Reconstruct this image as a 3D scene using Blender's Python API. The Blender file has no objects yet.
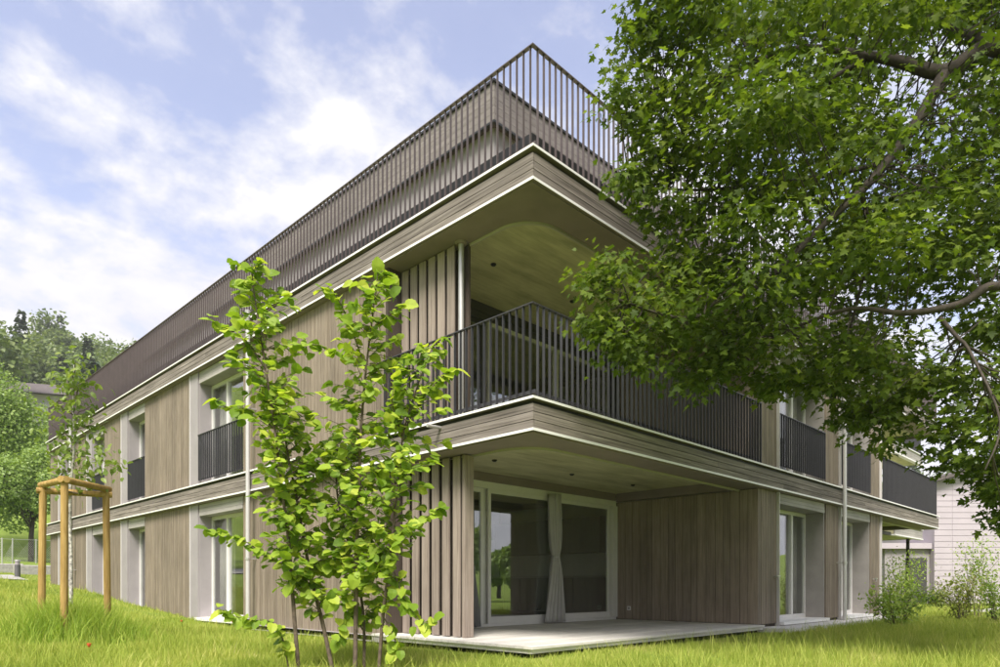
import bpy, bmesh, math, random
import numpy as np
from mathutils import Vector, Matrix

random.seed(7)
rng = np.random.default_rng(11)
scene = bpy.context.scene
col = scene.collection
R = math.radians

# ------------------------------------------------------------------ camera
F = 681.0; HY = 586.0; AZ = R(44.71)
fw = np.array([math.cos(AZ), math.sin(AZ), 0.0])
rt = np.array([math.sin(AZ), -math.cos(AZ), 0.0])
up = np.array([0.0, 0.0, 1.0])
CAM = np.array([-5.757, -5.172, 0.69])
cd = bpy.data.cameras.new('camera')
cd.sensor_width = 36.0; cd.lens = F / 1000 * 36.0
cd.shift_y = (HY - 333.5) / 1000.0
cd.clip_start = 0.05; cd.clip_end = 3000
co = bpy.data.objects.new('camera', cd); col.objects.link(co)
co.location = CAM; co.rotation_euler = (R(90), 0, AZ - R(90))
scene.camera = co

# ------------------------------------------------------------------ sky, sun, exposure
SUN_EL, SUN_AZ = R(54), R(215)          # direction the light comes from (azimuth from +X, ccw)
W = bpy.data.worlds.new('World'); scene.world = W; W.use_nodes = True
nt = W.node_tree; nt.nodes.clear()
def N(t, kind, **kw):
    n = t.nodes.new(kind)
    for k, v in kw.items():
        if k in n.inputs: n.inputs[k].default_value = v
        else: setattr(n, k, v)
    return n
wo = N(nt, 'ShaderNodeOutputWorld'); bg = N(nt, 'ShaderNodeBackground'); bg.inputs[1].default_value = 0.1
sky = N(nt, 'ShaderNodeTexSky'); sky.sky_type = 'NISHITA'; sky.sun_disc = False
sky.sun_elevation = SUN_EL; sky.sun_rotation = R(90) - SUN_AZ
sky.air_density = 1.0; sky.dust_density = 1.2; sky.ozone_density = 1.6
tc = N(nt, 'ShaderNodeTexCoord')
sep = N(nt, 'ShaderNodeSeparateXYZ'); nt.links.new(tc.outputs['Generated'], sep.inputs[0])
def wm(op, a, b=None, clamp=False):
    n = N(nt, 'ShaderNodeMath', operation=op); n.use_clamp = clamp
    for i, v in enumerate((a, b)):
        if v is None: continue
        if isinstance(v, (int, float)): n.inputs[i].default_value = v
        else: nt.links.new(v, n.inputs[i])
    return n.outputs[0]
zc = wm('MAXIMUM', sep.outputs[2], 0.0)
den = wm('ADD', zc, 0.22)
cx = wm('DIVIDE', sep.outputs[0], den); cy = wm('DIVIDE', sep.outputs[1], den)
comb = N(nt, 'ShaderNodeCombineXYZ'); nt.links.new(cx, comb.inputs[0]); nt.links.new(cy, comb.inputs[1])
comb.inputs[2].default_value = 1.9
n1 = N(nt, 'ShaderNodeTexNoise', Scale=4.2, Detail=11.0, Roughness=0.60, Distortion=0.1)
n2 = N(nt, 'ShaderNodeTexNoise', Scale=0.9, Detail=3.0, Roughness=0.5)
nt.links.new(comb.outputs[0], n1.inputs['Vector']); nt.links.new(comb.outputs[0], n2.inputs['Vector'])
mixn = wm('ADD', wm('MULTIPLY', n1.outputs[0], 0.62), wm('MULTIPLY', n2.outputs[0], 0.38))
horiz = wm('MULTIPLY', wm('POWER', wm('SUBTRACT', 1.0, zc, True), 3.0), 0.20)
dens = wm('ADD', mixn, horiz)
cr = N(nt, 'ShaderNodeValToRGB'); nt.links.new(dens, cr.inputs[0])
cr.color_ramp.elements[0].position = 0.455; cr.color_ramp.elements[1].position = 0.575; cr.color_ramp.elements[0].color = (0.16, 0.16, 0.16, 1)
# cloud brightness, a little shaded where thick
cr2 = N(nt, 'ShaderNodeValToRGB'); nt.links.new(n1.outputs[0], cr2.inputs[0])
cr2.color_ramp.elements[0].position = 0.35; cr2.color_ramp.elements[0].color = (3.1, 3.1, 3.45, 1)
cr2.color_ramp.elements[1].position = 0.68; cr2.color_ramp.elements[1].color = (4.2, 4.15, 4.22, 1)
mx = N(nt, 'ShaderNodeMix', data_type='RGBA')
nt.links.new(cr.outputs[0], mx.inputs[0])
skl = N(nt, 'ShaderNodeMix', data_type='RGBA', blend_type='MULTIPLY'); skl.inputs[0].default_value = 1.0
nt.links.new(sky.outputs[0], skl.inputs[6]); skl.inputs[7].default_value = (1.55, 1.2, 1.12, 1)
nt.links.new(skl.outputs[2], mx.inputs[6]); nt.links.new(cr2.outputs[0], mx.inputs[7])
nt.links.new(mx.outputs[2], bg.inputs[0]); nt.links.new(bg.outputs[0], wo.inputs[0])

sd = bpy.data.lights.new('sun', 'SUN'); sd.energy = 2.8; sd.angle = R(24); sd.color = (1.0, 0.95, 0.87)
so = bpy.data.objects.new('sun', sd); col.objects.link(so)
sdir = Vector((math.cos(SUN_EL)*math.cos(SUN_AZ), math.cos(SUN_EL)*math.sin(SUN_AZ), math.sin(SUN_EL)))
so.rotation_euler = sdir.to_track_quat('Z', 'Y').to_euler(); so.location = (-20, -20, 30)

scene.view_settings.view_transform = 'Standard'; scene.view_settings.look = 'None'
scene.view_settings.exposure = 1.42; scene.view_settings.gamma = 1.0
scene.view_settings.use_curve_mapping = False
scene.render.engine = 'CYCLES'
scene.cycles.use_denoising = True
scene.cycles.max_bounces = 8; scene.cycles.transparent_max_bounces = 12
scene.cycles.transmission_bounces = 4; scene.cycles.glossy_bounces = 4; scene.cycles.diffuse_bounces = 4
scene.cycles.sample_clamp_indirect = 8.0

def at(px, py, t):
    """world point seen at photo pixel (px,py) at distance t along the view axis"""
    return CAM + t * (fw + (px - 500) / F * rt + (HY - py) / F * up)
def flat(px, t):
    p = CAM + t * (fw + (px - 500) / F * rt); return p[:2]
def proj(P):
    v = np.asarray(P, float) - CAM
    t = v @ fw
    return 500 + F * (v @ rt) / t, HY - F * v[..., 2] / t, t

# ------------------------------------------------------------------ materials
def newmat(name):
    m = bpy.data.materials.new(name); m.use_nodes = True
    t = m.node_tree; t.nodes.clear()
    o = N(t, 'ShaderNodeOutputMaterial'); return m, t, o
def rnd_node(t):
    oi = N(t, 'ShaderNodeObjectInfo'); g = N(t, 'ShaderNodeNewGeometry')
    a = N(t, 'ShaderNodeMath', operation='ADD')
    t.links.new(oi.outputs['Random'], a.inputs[0]); t.links.new(g.outputs['Random Per Island'], a.inputs[1])
    fr = N(t, 'ShaderNodeMath', operation='FRACT'); t.links.new(a.outputs[0], fr.inputs[0])
    return fr.outputs[0], g
def ramp(t, src, stops):
    r = N(t, 'ShaderNodeValToRGB'); t.links.new(src, r.inputs[0])
    e = r.color_ramp.elements
    while len(e) < len(stops): e.new(0.5)
    for i, (p, c) in enumerate(stops):
        e[i].position = p; e[i].color = (*c, 1)
    return r.outputs[0]
def mul(t, a, b, fac=1.0, mode='MULTIPLY'):
    m = N(t, 'ShaderNodeMix', data_type='RGBA', blend_type=mode); m.inputs[0].default_value = fac
    t.links.new(a, m.inputs[6])
    if isinstance(b, tuple): m.inputs[7].default_value = (*b, 1)
    else: t.links.new(b, m.inputs[7])
    return m.outputs[2]
def mrange(t, src, a, b, lo=0.0, hi=1.0):
    n = N(t, 'ShaderNodeMapRange'); t.links.new(src, n.inputs[0])
    n.inputs[1].default_value = lo; n.inputs[2].default_value = hi
    n.inputs[3].default_value = a; n.inputs[4].default_value = b
    return n.outputs[0]

def wood(name, stops, sc, var=(0.8, 1.15), rough=0.75, bump=0.25, big=(0.8, 1.1)):
    m, t, o = newmat(name)
    rv, g = rnd_node(t)
    # shift the grain for each board
    sh = N(t, 'ShaderNodeVectorMath', operation='SCALE'); sh.inputs[0].default_value = (3.1, 5.7, 7.3)
    s2 = N(t, 'ShaderNodeMath', operation='MULTIPLY'); s2.inputs[1].default_value = 9.0
    t.links.new(rv, s2.inputs[0]); t.links.new(s2.outputs[0], sh.inputs['Scale'])
    ad = N(t, 'ShaderNodeVectorMath', operation='ADD')
    t.links.new(g.outputs['Position'], ad.inputs[0]); t.links.new(sh.outputs[0], ad.inputs[1])
    mp = N(t, 'ShaderNodeMapping'); mp.inputs['Scale'].default_value = sc; t.links.new(ad.outputs[0], mp.inputs[0])
    n = N(t, 'ShaderNodeTexNoise', Scale=1.0, Detail=7.0, Roughness=0.65, Distortion=0.4); t.links.new(mp.outputs[0], n.inputs['Vector'])
    c = ramp(t, n.outputs[0], stops)
    nb = N(t, 'ShaderNodeTexNoise', Scale=0.9, Detail=4.0, Roughness=0.6); t.links.new(g.outputs['Position'], nb.inputs['Vector'])
    vb = mrange(t, nb.outputs[0], big[0], big[1], 0.3, 0.7)
    vv = mrange(t, rv, var[0], var[1])
    mm = N(t, 'ShaderNodeMath', operation='MULTIPLY'); t.links.new(vb, mm.inputs[0]); t.links.new(vv, mm.inputs[1])
    c = mul(t, c, mm.outputs[0])
    p = N(t, 'ShaderNodeBsdfPrincipled', Roughness=rough); p.inputs['Specular IOR Level'].default_value = 0.25
    t.links.new(c, p.inputs['Base Color'])
    b = N(t, 'ShaderNodeBump', Strength=bump, Distance=0.004); t.links.new(n.outputs[0], b.inputs['Height']); t.links.new(b.outputs[0], p.inputs['Normal'])
    t.links.new(p.outputs[0], o.inputs[0])
    return m
def plain(name, c, rough=0.6, metal=0.0, spec=0.4, nsc=6.0, amt=0.12, bump=0.0, bsc=40.0, det=5.0):
    m, t, o = newmat(name)
    g = N(t, 'ShaderNodeNewGeometry')
    n = N(t, 'ShaderNodeTexNoise', Scale=nsc, Detail=det, Roughness=0.6); t.links.new(g.outputs['Position'], n.inputs['Vector'])
    v = mrange(t, n.outputs[0], 1 - amt, 1 + amt, 0.3, 0.7)
    rgb = N(t, 'ShaderNodeRGB'); rgb.outputs[0].default_value = (*c, 1)
    cc = mul(t, rgb.outputs[0], v)
    p = N(t, 'ShaderNodeBsdfPrincipled', Roughness=rough, Metallic=metal); p.inputs['Specular IOR Level'].default_value = spec
    t.links.new(cc, p.inputs['Base Color'])
    if bump:
        n2 = N(t, 'ShaderNodeTexNoise', Scale=bsc, Detail=6.0); t.links.new(g.outputs['Position'], n2.inputs['Vector'])
        b = N(t, 'ShaderNodeBump', Strength=bump, Distance=0.01); t.links.new(n2.outputs[0], b.inputs['Height']); t.links.new(b.outputs[0], p.inputs['Normal'])
    t.links.new(p.outputs[0], o.inputs[0])
    return m
def leafmat(name, stops, trans=0.4, tcol=(1.25, 1.3, 0.55), rough=0.42, spec=0.35, vein=False, nsc=1.3, namt=0.3):
    m, t, o = newmat(name)
    rv, g = rnd_node(t)
    n = N(t, 'ShaderNodeTexNoise', Scale=nsc, Detail=3.0); t.links.new(g.outputs['Position'], n.inputs['Vector'])
    a = N(t, 'ShaderNodeMath', operation='MULTIPLY_ADD'); t.links.new(rv, a.inputs[0]); a.inputs[1].default_value = 1-namt
    nn = mrange(t, n.outputs[0], 0.0, namt, 0.3, 0.7); t.links.new(nn, a.inputs[2])
    c = ramp(t, a.outputs[0], stops)
    p = N(t, 'ShaderNodeBsdfPrincipled', Roughness=rough); p.inputs['Specular IOR Level'].default_value = spec
    t.links.new(c, p.inputs['Base Color'])
    tr = N(t, 'ShaderNodeBsdfTranslucent'); tcn = mul(t, c, tcol); t.links.new(tcn, tr.inputs[0])
    ms = N(t, 'ShaderNodeMixShader'); ms.inputs[0].default_value = trans
    t.links.new(p.outputs[0], ms.inputs[1]); t.links.new(tr.outputs[0], ms.inputs[2]); t.links.new(ms.outputs[0], o.inputs[0])
    return m
def glassmat(name, tint, f0=0.09):
    m, t, o = newmat(name)
    g = N(t, 'ShaderNodeNewGeometry')
    d = N(t, 'ShaderNodeVectorMath', operation='DOT_PRODUCT'); t.links.new(g.outputs['Incoming'], d.inputs[0]); t.links.new(g.outputs['Normal'], d.inputs[1])
    ab = N(t, 'ShaderNodeMath', operation='ABSOLUTE'); t.links.new(d.outputs['Value'], ab.inputs[0])
    om = N(t, 'ShaderNodeMath', operation='SUBTRACT'); om.inputs[0].default_value = 1.0; t.links.new(ab.outputs[0], om.inputs[1])
    pw = N(t, 'ShaderNodeMath', operation='POWER'); t.links.new(om.outputs[0], pw.inputs[0]); pw.inputs[1].default_value = 5.0
    ma = N(t, 'ShaderNodeMath', operation='MULTIPLY_ADD'); t.links.new(pw.outputs[0], ma.inputs[0]); ma.inputs[1].default_value = 1 - f0; ma.inputs[2].default_value = f0
    tp = N(t, 'ShaderNodeBsdfTransparent'); tp.inputs[0].default_value = (*tint, 1)
    gl = N(t, 'ShaderNodeBsdfGlossy'); gl.inputs['Roughness'].default_value = 0.0; gl.inputs['Color'].default_value = (0.97, 0.98, 1, 1)
    ms = N(t, 'ShaderNodeMixShader'); t.links.new(ma.outputs[0], ms.inputs[0]); t.links.new(tp.outputs[0], ms.inputs[1]); t.links.new(gl.outputs[0], ms.inputs[2])
    t.links.new(ms.outputs[0], o.inputs[0]); return m

WV = wood('timber_vertical', [(0.28, (0.142, 0.108, 0.079)), (0.5, (0.237, 0.193, 0.148)), (0.72, (0.304, 0.255, 0.206))], (38, 38, 1.6), var=(0.85, 1.1), big=(0.82, 1.1))
WH = wood('timber_fascia', [(0.30, (0.085, 0.073, 0.063)), (0.46, (0.205, 0.177, 0.153)), (0.58, (0.264, 0.231, 0.204)), (0.72, (0.400, 0.359, 0.325))], (0.9, 0.9, 34), var=(0.8, 1.15), bump=0.4)
WS = wood('timber_slat', [(0.28, (0.175, 0.138, 0.115)), (0.5, (0.292, 0.239, 0.201)), (0.75, (0.376, 0.316, 0.274))], (40, 40, 1.4), var=(0.92, 1.08))
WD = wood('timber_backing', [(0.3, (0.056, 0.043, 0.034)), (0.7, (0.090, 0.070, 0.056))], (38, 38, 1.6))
WT = wood('timber_terrace_wall', [(0.28, (0.195, 0.152, 0.116)), (0.5, (0.281, 0.226, 0.182)), (0.75, (0.379, 0.317, 0.258))], (30, 30, 1.3), var=(0.85, 1.12))
WHD = wood('timber_header', [(0.28, (0.306, 0.285, 0.264)), (0.7, (0.442, 0.416, 0.391))], (1.3, 1.3, 40), var=(0.92, 1.06))
WA = wood('attic_boards', [(0.28, (0.15, 0.13, 0.12)), (0.7, (0.25, 0.225, 0.215))], (1.3, 1.3, 40), var=(0.9, 1.1))
WDK = wood('deck_plank', [(0.25, (0.506, 0.483, 0.437)), (0.7, (0.713, 0.690, 0.632))], (1.2, 30, 30), var=(0.9, 1.08))
WP = wood('stake_wood', [(0.25, (0.190, 0.114, 0.035)), (0.5, (0.362, 0.238, 0.077)), (0.78, (0.482, 0.343, 0.137))], (22, 22, 2.5), var=(0.92, 1.08), bump=0.4)
SOF = plain('soffit_border', (0.23, 0.185, 0.175), 0.7, amt=0.1, nsc=3)
LIP = plain('soffit_lip_metal', (0.42, 0.38, 0.34), 0.5, amt=0.05)
def concrete_boards():
    m, t, o = newmat('board_marked_concrete')
    g = N(t, 'ShaderNodeNewGeometry')
    mp = N(t, 'ShaderNodeMapping'); mp.inputs['Scale'].default_value = (1.1, 4.0, 1); t.links.new(g.outputs['Position'], mp.inputs[0])
    n = N(t, 'ShaderNodeTexNoise', Scale=1.0, Detail=6.0, Roughness=0.6); t.links.new(mp.outputs[0], n.inputs['Vector'])
    c = ramp(t, n.outputs[0], [(0.3, (0.38, 0.36, 0.215)), (0.5, (0.54, 0.51, 0.315)), (0.72, (0.68, 0.65, 0.43))])
    w = N(t, 'ShaderNodeTexWave', Scale=3.2, Distortion=0.0); w.bands_direction = 'Y'; t.links.new(g.outputs['Position'], w.inputs['Vector'])
    v = mrange(t, w.outputs[0], 0.90, 1.0, 0.0, 0.10)
    c = mul(t, c, v)
    p = N(t, 'ShaderNodeBsdfPrincipled', Roughness=0.8); t.links.new(c, p.inputs['Base Color']); t.links.new(p.outputs[0], o.inputs[0]); return m
CON = concrete_boards()
PANEL = plain('fibre_cement_panel', (0.31, 0.285, 0.29), 0.7, amt=0.07, nsc=2.2)
REVEAL = plain('reveal_panel', (0.29, 0.27, 0.255), 0.7, amt=0.12, nsc=2.5, bump=0.05)
WHITE = plain('white_metal_edge', (0.82, 0.81, 0.79), 0.35, spec=0.5, amt=0.03)
TRIM = plain('pale_edge_trim', (0.58, 0.56, 0.55), 0.4, amt=0.03)
FRAME = plain('window_frame_pale', (0.68, 0.66, 0.64), 0.4, amt=0.03)
DARKM = plain('dark_bar_paint', (0.045, 0.045, 0.050), 0.36, spec=0.5, amt=0.1)
BRONZE = plain('bronze_bar_paint', (0.095, 0.076, 0.076), 0.45, spec=0.5, amt=0.1)
BLACK = plain('black_metal', (0.02, 0.02, 0.02), 0.45, amt=0.05)
STEEL = plain('galvanised_steel', (0.55, 0.54, 0.52), 0.4, metal=0.6, amt=0.06)
PIPE = plain('downpipe_metal', (0.56, 0.55, 0.54), 0.35, metal=0.25, amt=0.04)
PLAST = plain('attic_plaster', (0.25, 0.23, 0.235), 0.8, amt=0.05)
ROOM = plain('room_wall', (0.80, 0.82, 0.78), 0.85, amt=0.04)
ROOMF = plain('room_floor', (0.38, 0.33, 0.27), 0.5, amt=0.1)
KIT = plain('kitchen_front', (0.30, 0.31, 0.29), 0.5, amt=0.04)
KITL = plain('kitchen_counter', (0.55, 0.55, 0.52), 0.4, amt=0.04)
DKFRAME = plain('dark_window_frame', (0.06, 0.058, 0.055), 0.4, amt=0.05)
CURT = plain('curtain_cloth', (0.47, 0.455, 0.44), 0.9, amt=0.06, bump=0.2, bsc=300)
CURTG = plain('grey_curtain_cloth', (0.26, 0.26, 0.26), 0.9, amt=0.06, bump=0.2, bsc=300)
SHADE = plain('window_blind_cloth', (0.40, 0.385, 0.36), 0.9, amt=0.04)
GLASS = glassmat('window_glass', (0.96, 0.975, 0.96), 0.17)
BARK = plain('maple_bark', (0.055, 0.044, 0.034), 0.85, amt=0.45, nsc=14, bump=0.6, bsc=30)
STEM = plain('young_stem_bark', (0.12, 0.09, 0.065), 0.8, amt=0.4, nsc=25, bump=0.4, bsc=60)
BIRCH = plain('pale_speckled_bark', (0.42, 0.40, 0.36), 0.8, amt=0.75, nsc=28, bump=0.3, bsc=50)
STONE = plain('pale_stone', (0.34, 0.325, 0.30), 0.85, amt=0.25, nsc=9, bump=0.3)
GRAVEL = plain('gravel', (0.66, 0.64, 0.60), 0.9, amt=0.45, nsc=70, bump=0.8, bsc=90)
L_MAPLE = leafmat('maple_leaf', [(0.0, (0.044, 0.077, 0.010)), (0.4, (0.084, 0.134, 0.016)), (0.75, (0.150, 0.207, 0.026)), (1.0, (0.238, 0.282, 0.044))], 0.48, spec=0.18, rough=0.5, nsc=0.9, namt=0.35)
L_YOUNG = leafmat('young_tree_leaf', [(0.0, (0.102, 0.184, 0.019)), (0.3, (0.193, 0.302, 0.030)), (0.65, (0.329, 0.443, 0.049)), (1.0, (0.544, 0.583, 0.086))], 0.44, spec=0.22, rough=0.5, namt=0.2)
L_SAP = leafmat('sapling_leaf', [(0.0, (0.12, 0.18, 0.035)), (0.5, (0.18, 0.26, 0.05)), (1.0, (0.28, 0.34, 0.08))], 0.4)
L_MID = leafmat('garden_tree_leaf', [(0.0, (0.131, 0.203, 0.048)), (0.5, (0.217, 0.319, 0.072)), (1.0, (0.348, 0.435, 0.128))], 0.35)
L_FAR = leafmat('forest_leaf', [(0.0, (0.088, 0.131, 0.043)), (0.5, (0.150, 0.206, 0.062)), (1.0, (0.237, 0.281, 0.100))], 0.35)
L_CON = leafmat('conifer_needles', [(0.0, (0.04, 0.065, 0.032)), (1.0, (0.085, 0.115, 0.05))], 0.2)
L_SHRUB = leafmat('shrub_leaf', [(0.0, (0.16, 0.25, 0.045)), (0.5, (0.28, 0.40, 0.075)), (1.0, (0.48, 0.54, 0.14))], 0.4)
L_RED = leafmat('reddish_shoot_leaf', [(0.0, (0.22, 0.13, 0.06)), (0.4, (0.24, 0.30, 0.07)), (1.0, (0.42, 0.46, 0.12))], 0.4)
L_GRASS = leafmat('grass_blade', [(0.0, (0.171, 0.242, 0.036)), (0.4, (0.313, 0.398, 0.061)), (0.7, (0.464, 0.504, 0.112)), (0.88, (0.605, 0.582, 0.201)), (1.0, (0.686, 0.582, 0.379))], 0.40, tcol=(1.2, 1.2, 0.65), rough=0.6, spec=0.2, nsc=0.9, namt=0.45)

# ------------------------------------------------------------------ mesh helpers
class MB:
    def __init__(s): s.v = []; s.f = []
    def box(s, x0, x1, y0, y1, z0, z1):
        b = len(s.v)
        s.v += [(x0,y0,z0),(x1,y0,z0),(x1,y1,z0),(x0,y1,z0),(x0,y0,z1),(x1,y0,z1),(x1,y1,z1),(x0,y1,z1)]
        s.f += [tuple(b+i for i in q) for q in ((3,2,1,0),(4,5,6,7),(0,1,5,4),(1,2,6,5),(2,3,7,6),(3,0,4,7))]
        return s
    def prism(s, poly, z0, z1):
        b = len(s.v); n = len(poly)
        s.v += [(x,y,z0) for x,y in poly] + [(x,y,z1) for x,y in poly]
        s.f += [tuple(b+i for i in reversed(range(n))), tuple(b+n+i for i in range(n))]
        s.f += [(b+i, b+(i+1)%n, b+n+(i+1)%n, b+n+i) for i in range(n)]
        return s
    def tube(s, pts, rad, n=8):
        pts = [Vector(p) for p in pts]
        if not hasattr(rad, '__len__'): rad = [rad]*len(pts)
        b = len(s.v); prev = None
        for i, p in enumerate(pts):
            d = (pts[min(i+1,len(pts)-1)] - pts[max(i-1,0)]).normalized()
            if prev is None: a = d.orthogonal().normalized()
            else: a = (prev - d*prev.dot(d)).normalized()
            prev = a; c = d.cross(a)
            for k in range(n):
                w = 2*math.pi*k/n
                s.v.append(tuple(p + (a*math.cos(w) + c*math.sin(w))*rad[i]))
        for i in range(len(pts)-1):
            for k in range(n):
                s.f.append((b+i*n+k, b+i*n+(k+1)%n, b+(i+1)*n+(k+1)%n, b+(i+1)*n+k))
        e = b+(len(pts)-1)*n
        s.f += [tuple(b+i for i in reversed(range(n))), tuple(e+i for i in range(n))]
        return s
    def build(s, name, mat, parent=None, smooth=False, bevel=0.0):
        me = bpy.data.meshes.new(name); me.from_pydata(s.v, [], s.f); me.update()
        bm = bmesh.new(); bm.from_mesh(me)
        bmesh.ops.recalc_face_normals(bm, faces=bm.faces)
        if bevel: bmesh.ops.bevel(bm, geom=list(bm.edges), offset=bevel, segments=1, affect='EDGES')
        bm.to_mesh(me); bm.free()
        if smooth: me.polygons.foreach_set('use_smooth', [True]*len(me.polygons))
        me.materials.append(mat)
        o = bpy.data.objects.new(name, me); link(o, parent); return o
def link(o, parent=None):
    col.objects.link(o)
    if parent is not None:
        o.parent = parent
        root = parent
        while root.parent: root = root.parent
        o.matrix_parent_inverse = Matrix.Identity(4) if parent is not root else Matrix.Translation(-Vector(root.location))
def thing(name, label, cat, loc=(0,0,0), group=None):
    o = bpy.data.objects.new(name, None); o.empty_display_size = 0.2; col.objects.link(o); o.location = loc
    return tag(o, label, cat, group)
def tag(o, label, cat=None, group=None, kind=None):
    if label: o['label'] = label
    if cat: o['category'] = cat
    if group: o['group'] = group
    if kind: o['kind'] = kind
    return o
def struct(o): o['kind'] = 'structure'; return o

cube_cache = {}
def cube_mesh(mat):
    if mat.name not in cube_cache:
        m = MB().box(-.5,.5,-.5,.5,-.5,.5)
        me = bpy.data.meshes.new('piece'); me.from_pydata(m.v, [], m.f); me.update(); me.materials.append(mat); cube_cache[mat.name] = me
    return cube_cache[mat.name]
pieces = {}
def piece(kind, parent, x0, x1, y0, y1, z0, z1, mat):
    pieces.setdefault(kind, []).append((parent, (x0+x1)/2, (y0+y1)/2, (z0+z1)/2, abs(x1-x0), abs(y1-y0), abs(z1-z0), mat))
def flush(kind, root, rest_name, limit=300):
    """the largest in view become objects, the others one joined part"""
    L = pieces.pop(kind, [])
    def key(p):
        c = np.array(p[1:4]); x, y, t = proj(c)
        inside = t > 0.5 and -60 < x < 1060 and -60 < y < 720
        return t if inside else 1e4 + abs(t)
    L.sort(key=key)
    rest = {}
    for i, (par, x, y, z, sx, sy, sz, mat) in enumerate(L):
        if i < limit:
            o = bpy.data.objects.new(kind, cube_mesh(mat)); col.objects.link(o)
            o.location = (x, y, z); o.scale = (sx, sy, sz); o.parent = par
        else:
            rest.setdefault(mat.name, (mat, MB()))[1].box(x-sx/2, x+sx/2, y-sy/2, y+sy/2, z-sz/2, z+sz/2)
    for mat, m in rest.values():
        o = m.build(rest_name, mat, root); o['kind'] = 'stuff'

def raw_mesh(name, V, Fc, mat, parent=None, smooth=False):
    """numpy mesh; Fc is (n,3) or (n,4)"""
    me = bpy.data.meshes.new(name)
    V = np.asarray(V, np.float32); Fc = np.asarray(Fc, np.int32)
    k = Fc.shape[1]
    me.vertices.add(len(V)); me.vertices.foreach_set('co', V.ravel())
    me.loops.add(Fc.size); me.loops.foreach_set('vertex_index', Fc.ravel())
    me.polygons.add(len(Fc)); me.polygons.foreach_set('loop_start', np.arange(0, Fc.size, k, dtype=np.int32))
    me.polygons.foreach_set('loop_total', np.full(len(Fc), k, np.int32))
    if smooth: me.polygons.foreach_set('use_smooth', np.ones(len(Fc), bool))
    me.update(calc_edges=True); me.materials.append(mat)
    o = bpy.data.objects.new(name, me); link(o, parent); return o

# leaf templates: lie in xy, tip towards +y, stalk at the origin, upper side +z
def fan(outline, centre, fold=0.0, curl=0.0):
    V = [(centre[0], centre[1], 0.0)]
    for x, y in outline: V.append((x, y, fold*abs(x) - curl*y*y))
    n = len(outline)
    return np.array(V), np.array([(0, 1+i, 1+(i+1) % n) for i in range(n)])
_half = [(0.05, 0.02), (0.30, -0.02), (0.36, 0.10), (0.22, 0.20), (0.50, 0.42), (0.42, 0.52), (0.20, 0.46), (0.20, 0.66), (0.10, 0.78)]
MAPLE_LEAF = fan(_half + [(0, 1.0)] + [(-x, y) for x, y in reversed(_half)], (0, 0.30), 0.12, 0.18)
_h2 = [(0.10, -0.06), (0.34, 0.0), (0.47, 0.22), (0.43, 0.30), (0.49, 0.46), (0.42, 0.54), (0.40, 0.70), (0.26, 0.78), (0.14, 0.92)]
HEART_LEAF = fan(_h2 + [(0.02, 0.99)] + [(-x, y) for x, y in reversed(_h2)], (0, 0.35), 0.22, 0.22)
OVAL_LEAF = fan([(0.16, 0.15), (0.27, 0.45), (0.17, 0.8), (0, 1.0), (-0.17, 0.8), (-0.27, 0.45), (-0.16, 0.15), (0, 0)], (0, 0.45), 0.25, 0.15)
CLUMP_LEAF = fan([(0.3, 0.0), (0.5, 0.4), (0.2, 0.75), (0, 1.0), (-0.3, 0.7), (-0.45, 0.3)], (0, 0.4), 0.25, 0.1)
def leaf_frames(tipdir, nrm):
    """rotation matrices (n,3,3), columns x,y,z with y ~ tipdir and z ~ nrm"""
    y = tipdir/np.linalg.norm(tipdir, axis=1, keepdims=True)
    x = np.cross(y, nrm); x /= np.linalg.norm(x, axis=1, keepdims=True)+1e-9
    z = np.cross(x, y)
    return np.stack([x, y, z], axis=2)
def leaf_mesh(name, P, Rm, S, tmpl, mat, parent=None):
    V, Fc = tmpl; n = len(P)
    if n == 0: return None
    W_ = np.einsum('nij,vj->nvi', Rm, V)*S[:, None, None] + P[:, None, :]
    Fa = Fc[None] + (np.arange(n)*len(V))[:, None, None]
    return raw_mesh(name, W_.reshape(-1, 3), Fa.reshape(-1, 3), mat, parent)
def leaf_objects(P, Rm, S, tmpl, mat, parent, name='leaf'):
    V, Fc = tmpl
    me = bpy.data.meshes.new('leaf'); me.from_pydata([tuple(v) for v in V], [], [tuple(int(i) for i in q) for q in Fc]); me.update(); me.materials.append(mat)
    base = Vector(parent.location)
    for p, r, s in zip(P, Rm, S):
        o = bpy.data.objects.new(name, me); col.objects.link(o); o.parent = parent
        M4 = Matrix([[r[i][0]*s, r[i][1]*s, r[i][2]*s, p[i]-base[i]] for i in range(3)] + [[0, 0, 0, 1]])
        o.matrix_basis = M4
def unit(v): return v/(np.linalg.norm(v, axis=-1, keepdims=True)+1e-9)

# ------------------------------------------------------------------ terrain
def sst(a, b, x):
    t = np.clip((x-a)/(b-a), 0, 1); return t*t*(3-2*t)
def gz(x, y):
    x = np.asarray(x, float); y = np.asarray(y, float)
    z = -0.15 + 0.85*sst(5, 23, y)**1.2*sst(24, 4, x) + 0.05*np.clip(-x-0.5, 0, 12)*sst(-1, 5, y)
    z = z + 0.07*np.clip(y-23, 0, 40)*sst(60, 0, x)
    t = (x-CAM[0])*fw[0] + (y-CAM[1])*fw[1]
    z = z - 0.7*sst(5.6, 0.5, t)*sst(-14, -2, t)
    z = z + 0.02*np.sin(x*1.3+0.4)*np.cos(y*1.1)
    d = np.hypot(x-5, y-5)
    az = np.arctan2(y-5, x-5)
    g = 0.28 + 0.72*sst(0.5, 1.4, az)
    g = np.where((az < -0.35) | (az > 2.9), 0.12, g)
    hill = 0.37*(np.clip(d-48, 0, 130))*g
    hill = hill*(1+0.08*np.sin(x*0.045)*np.cos(y*0.06+1))
    return z + hill
def inside(x, y):
    return (x > 0.16) & (x < 18.6) & (y > 0.16) & (y < 22.7)
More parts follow.
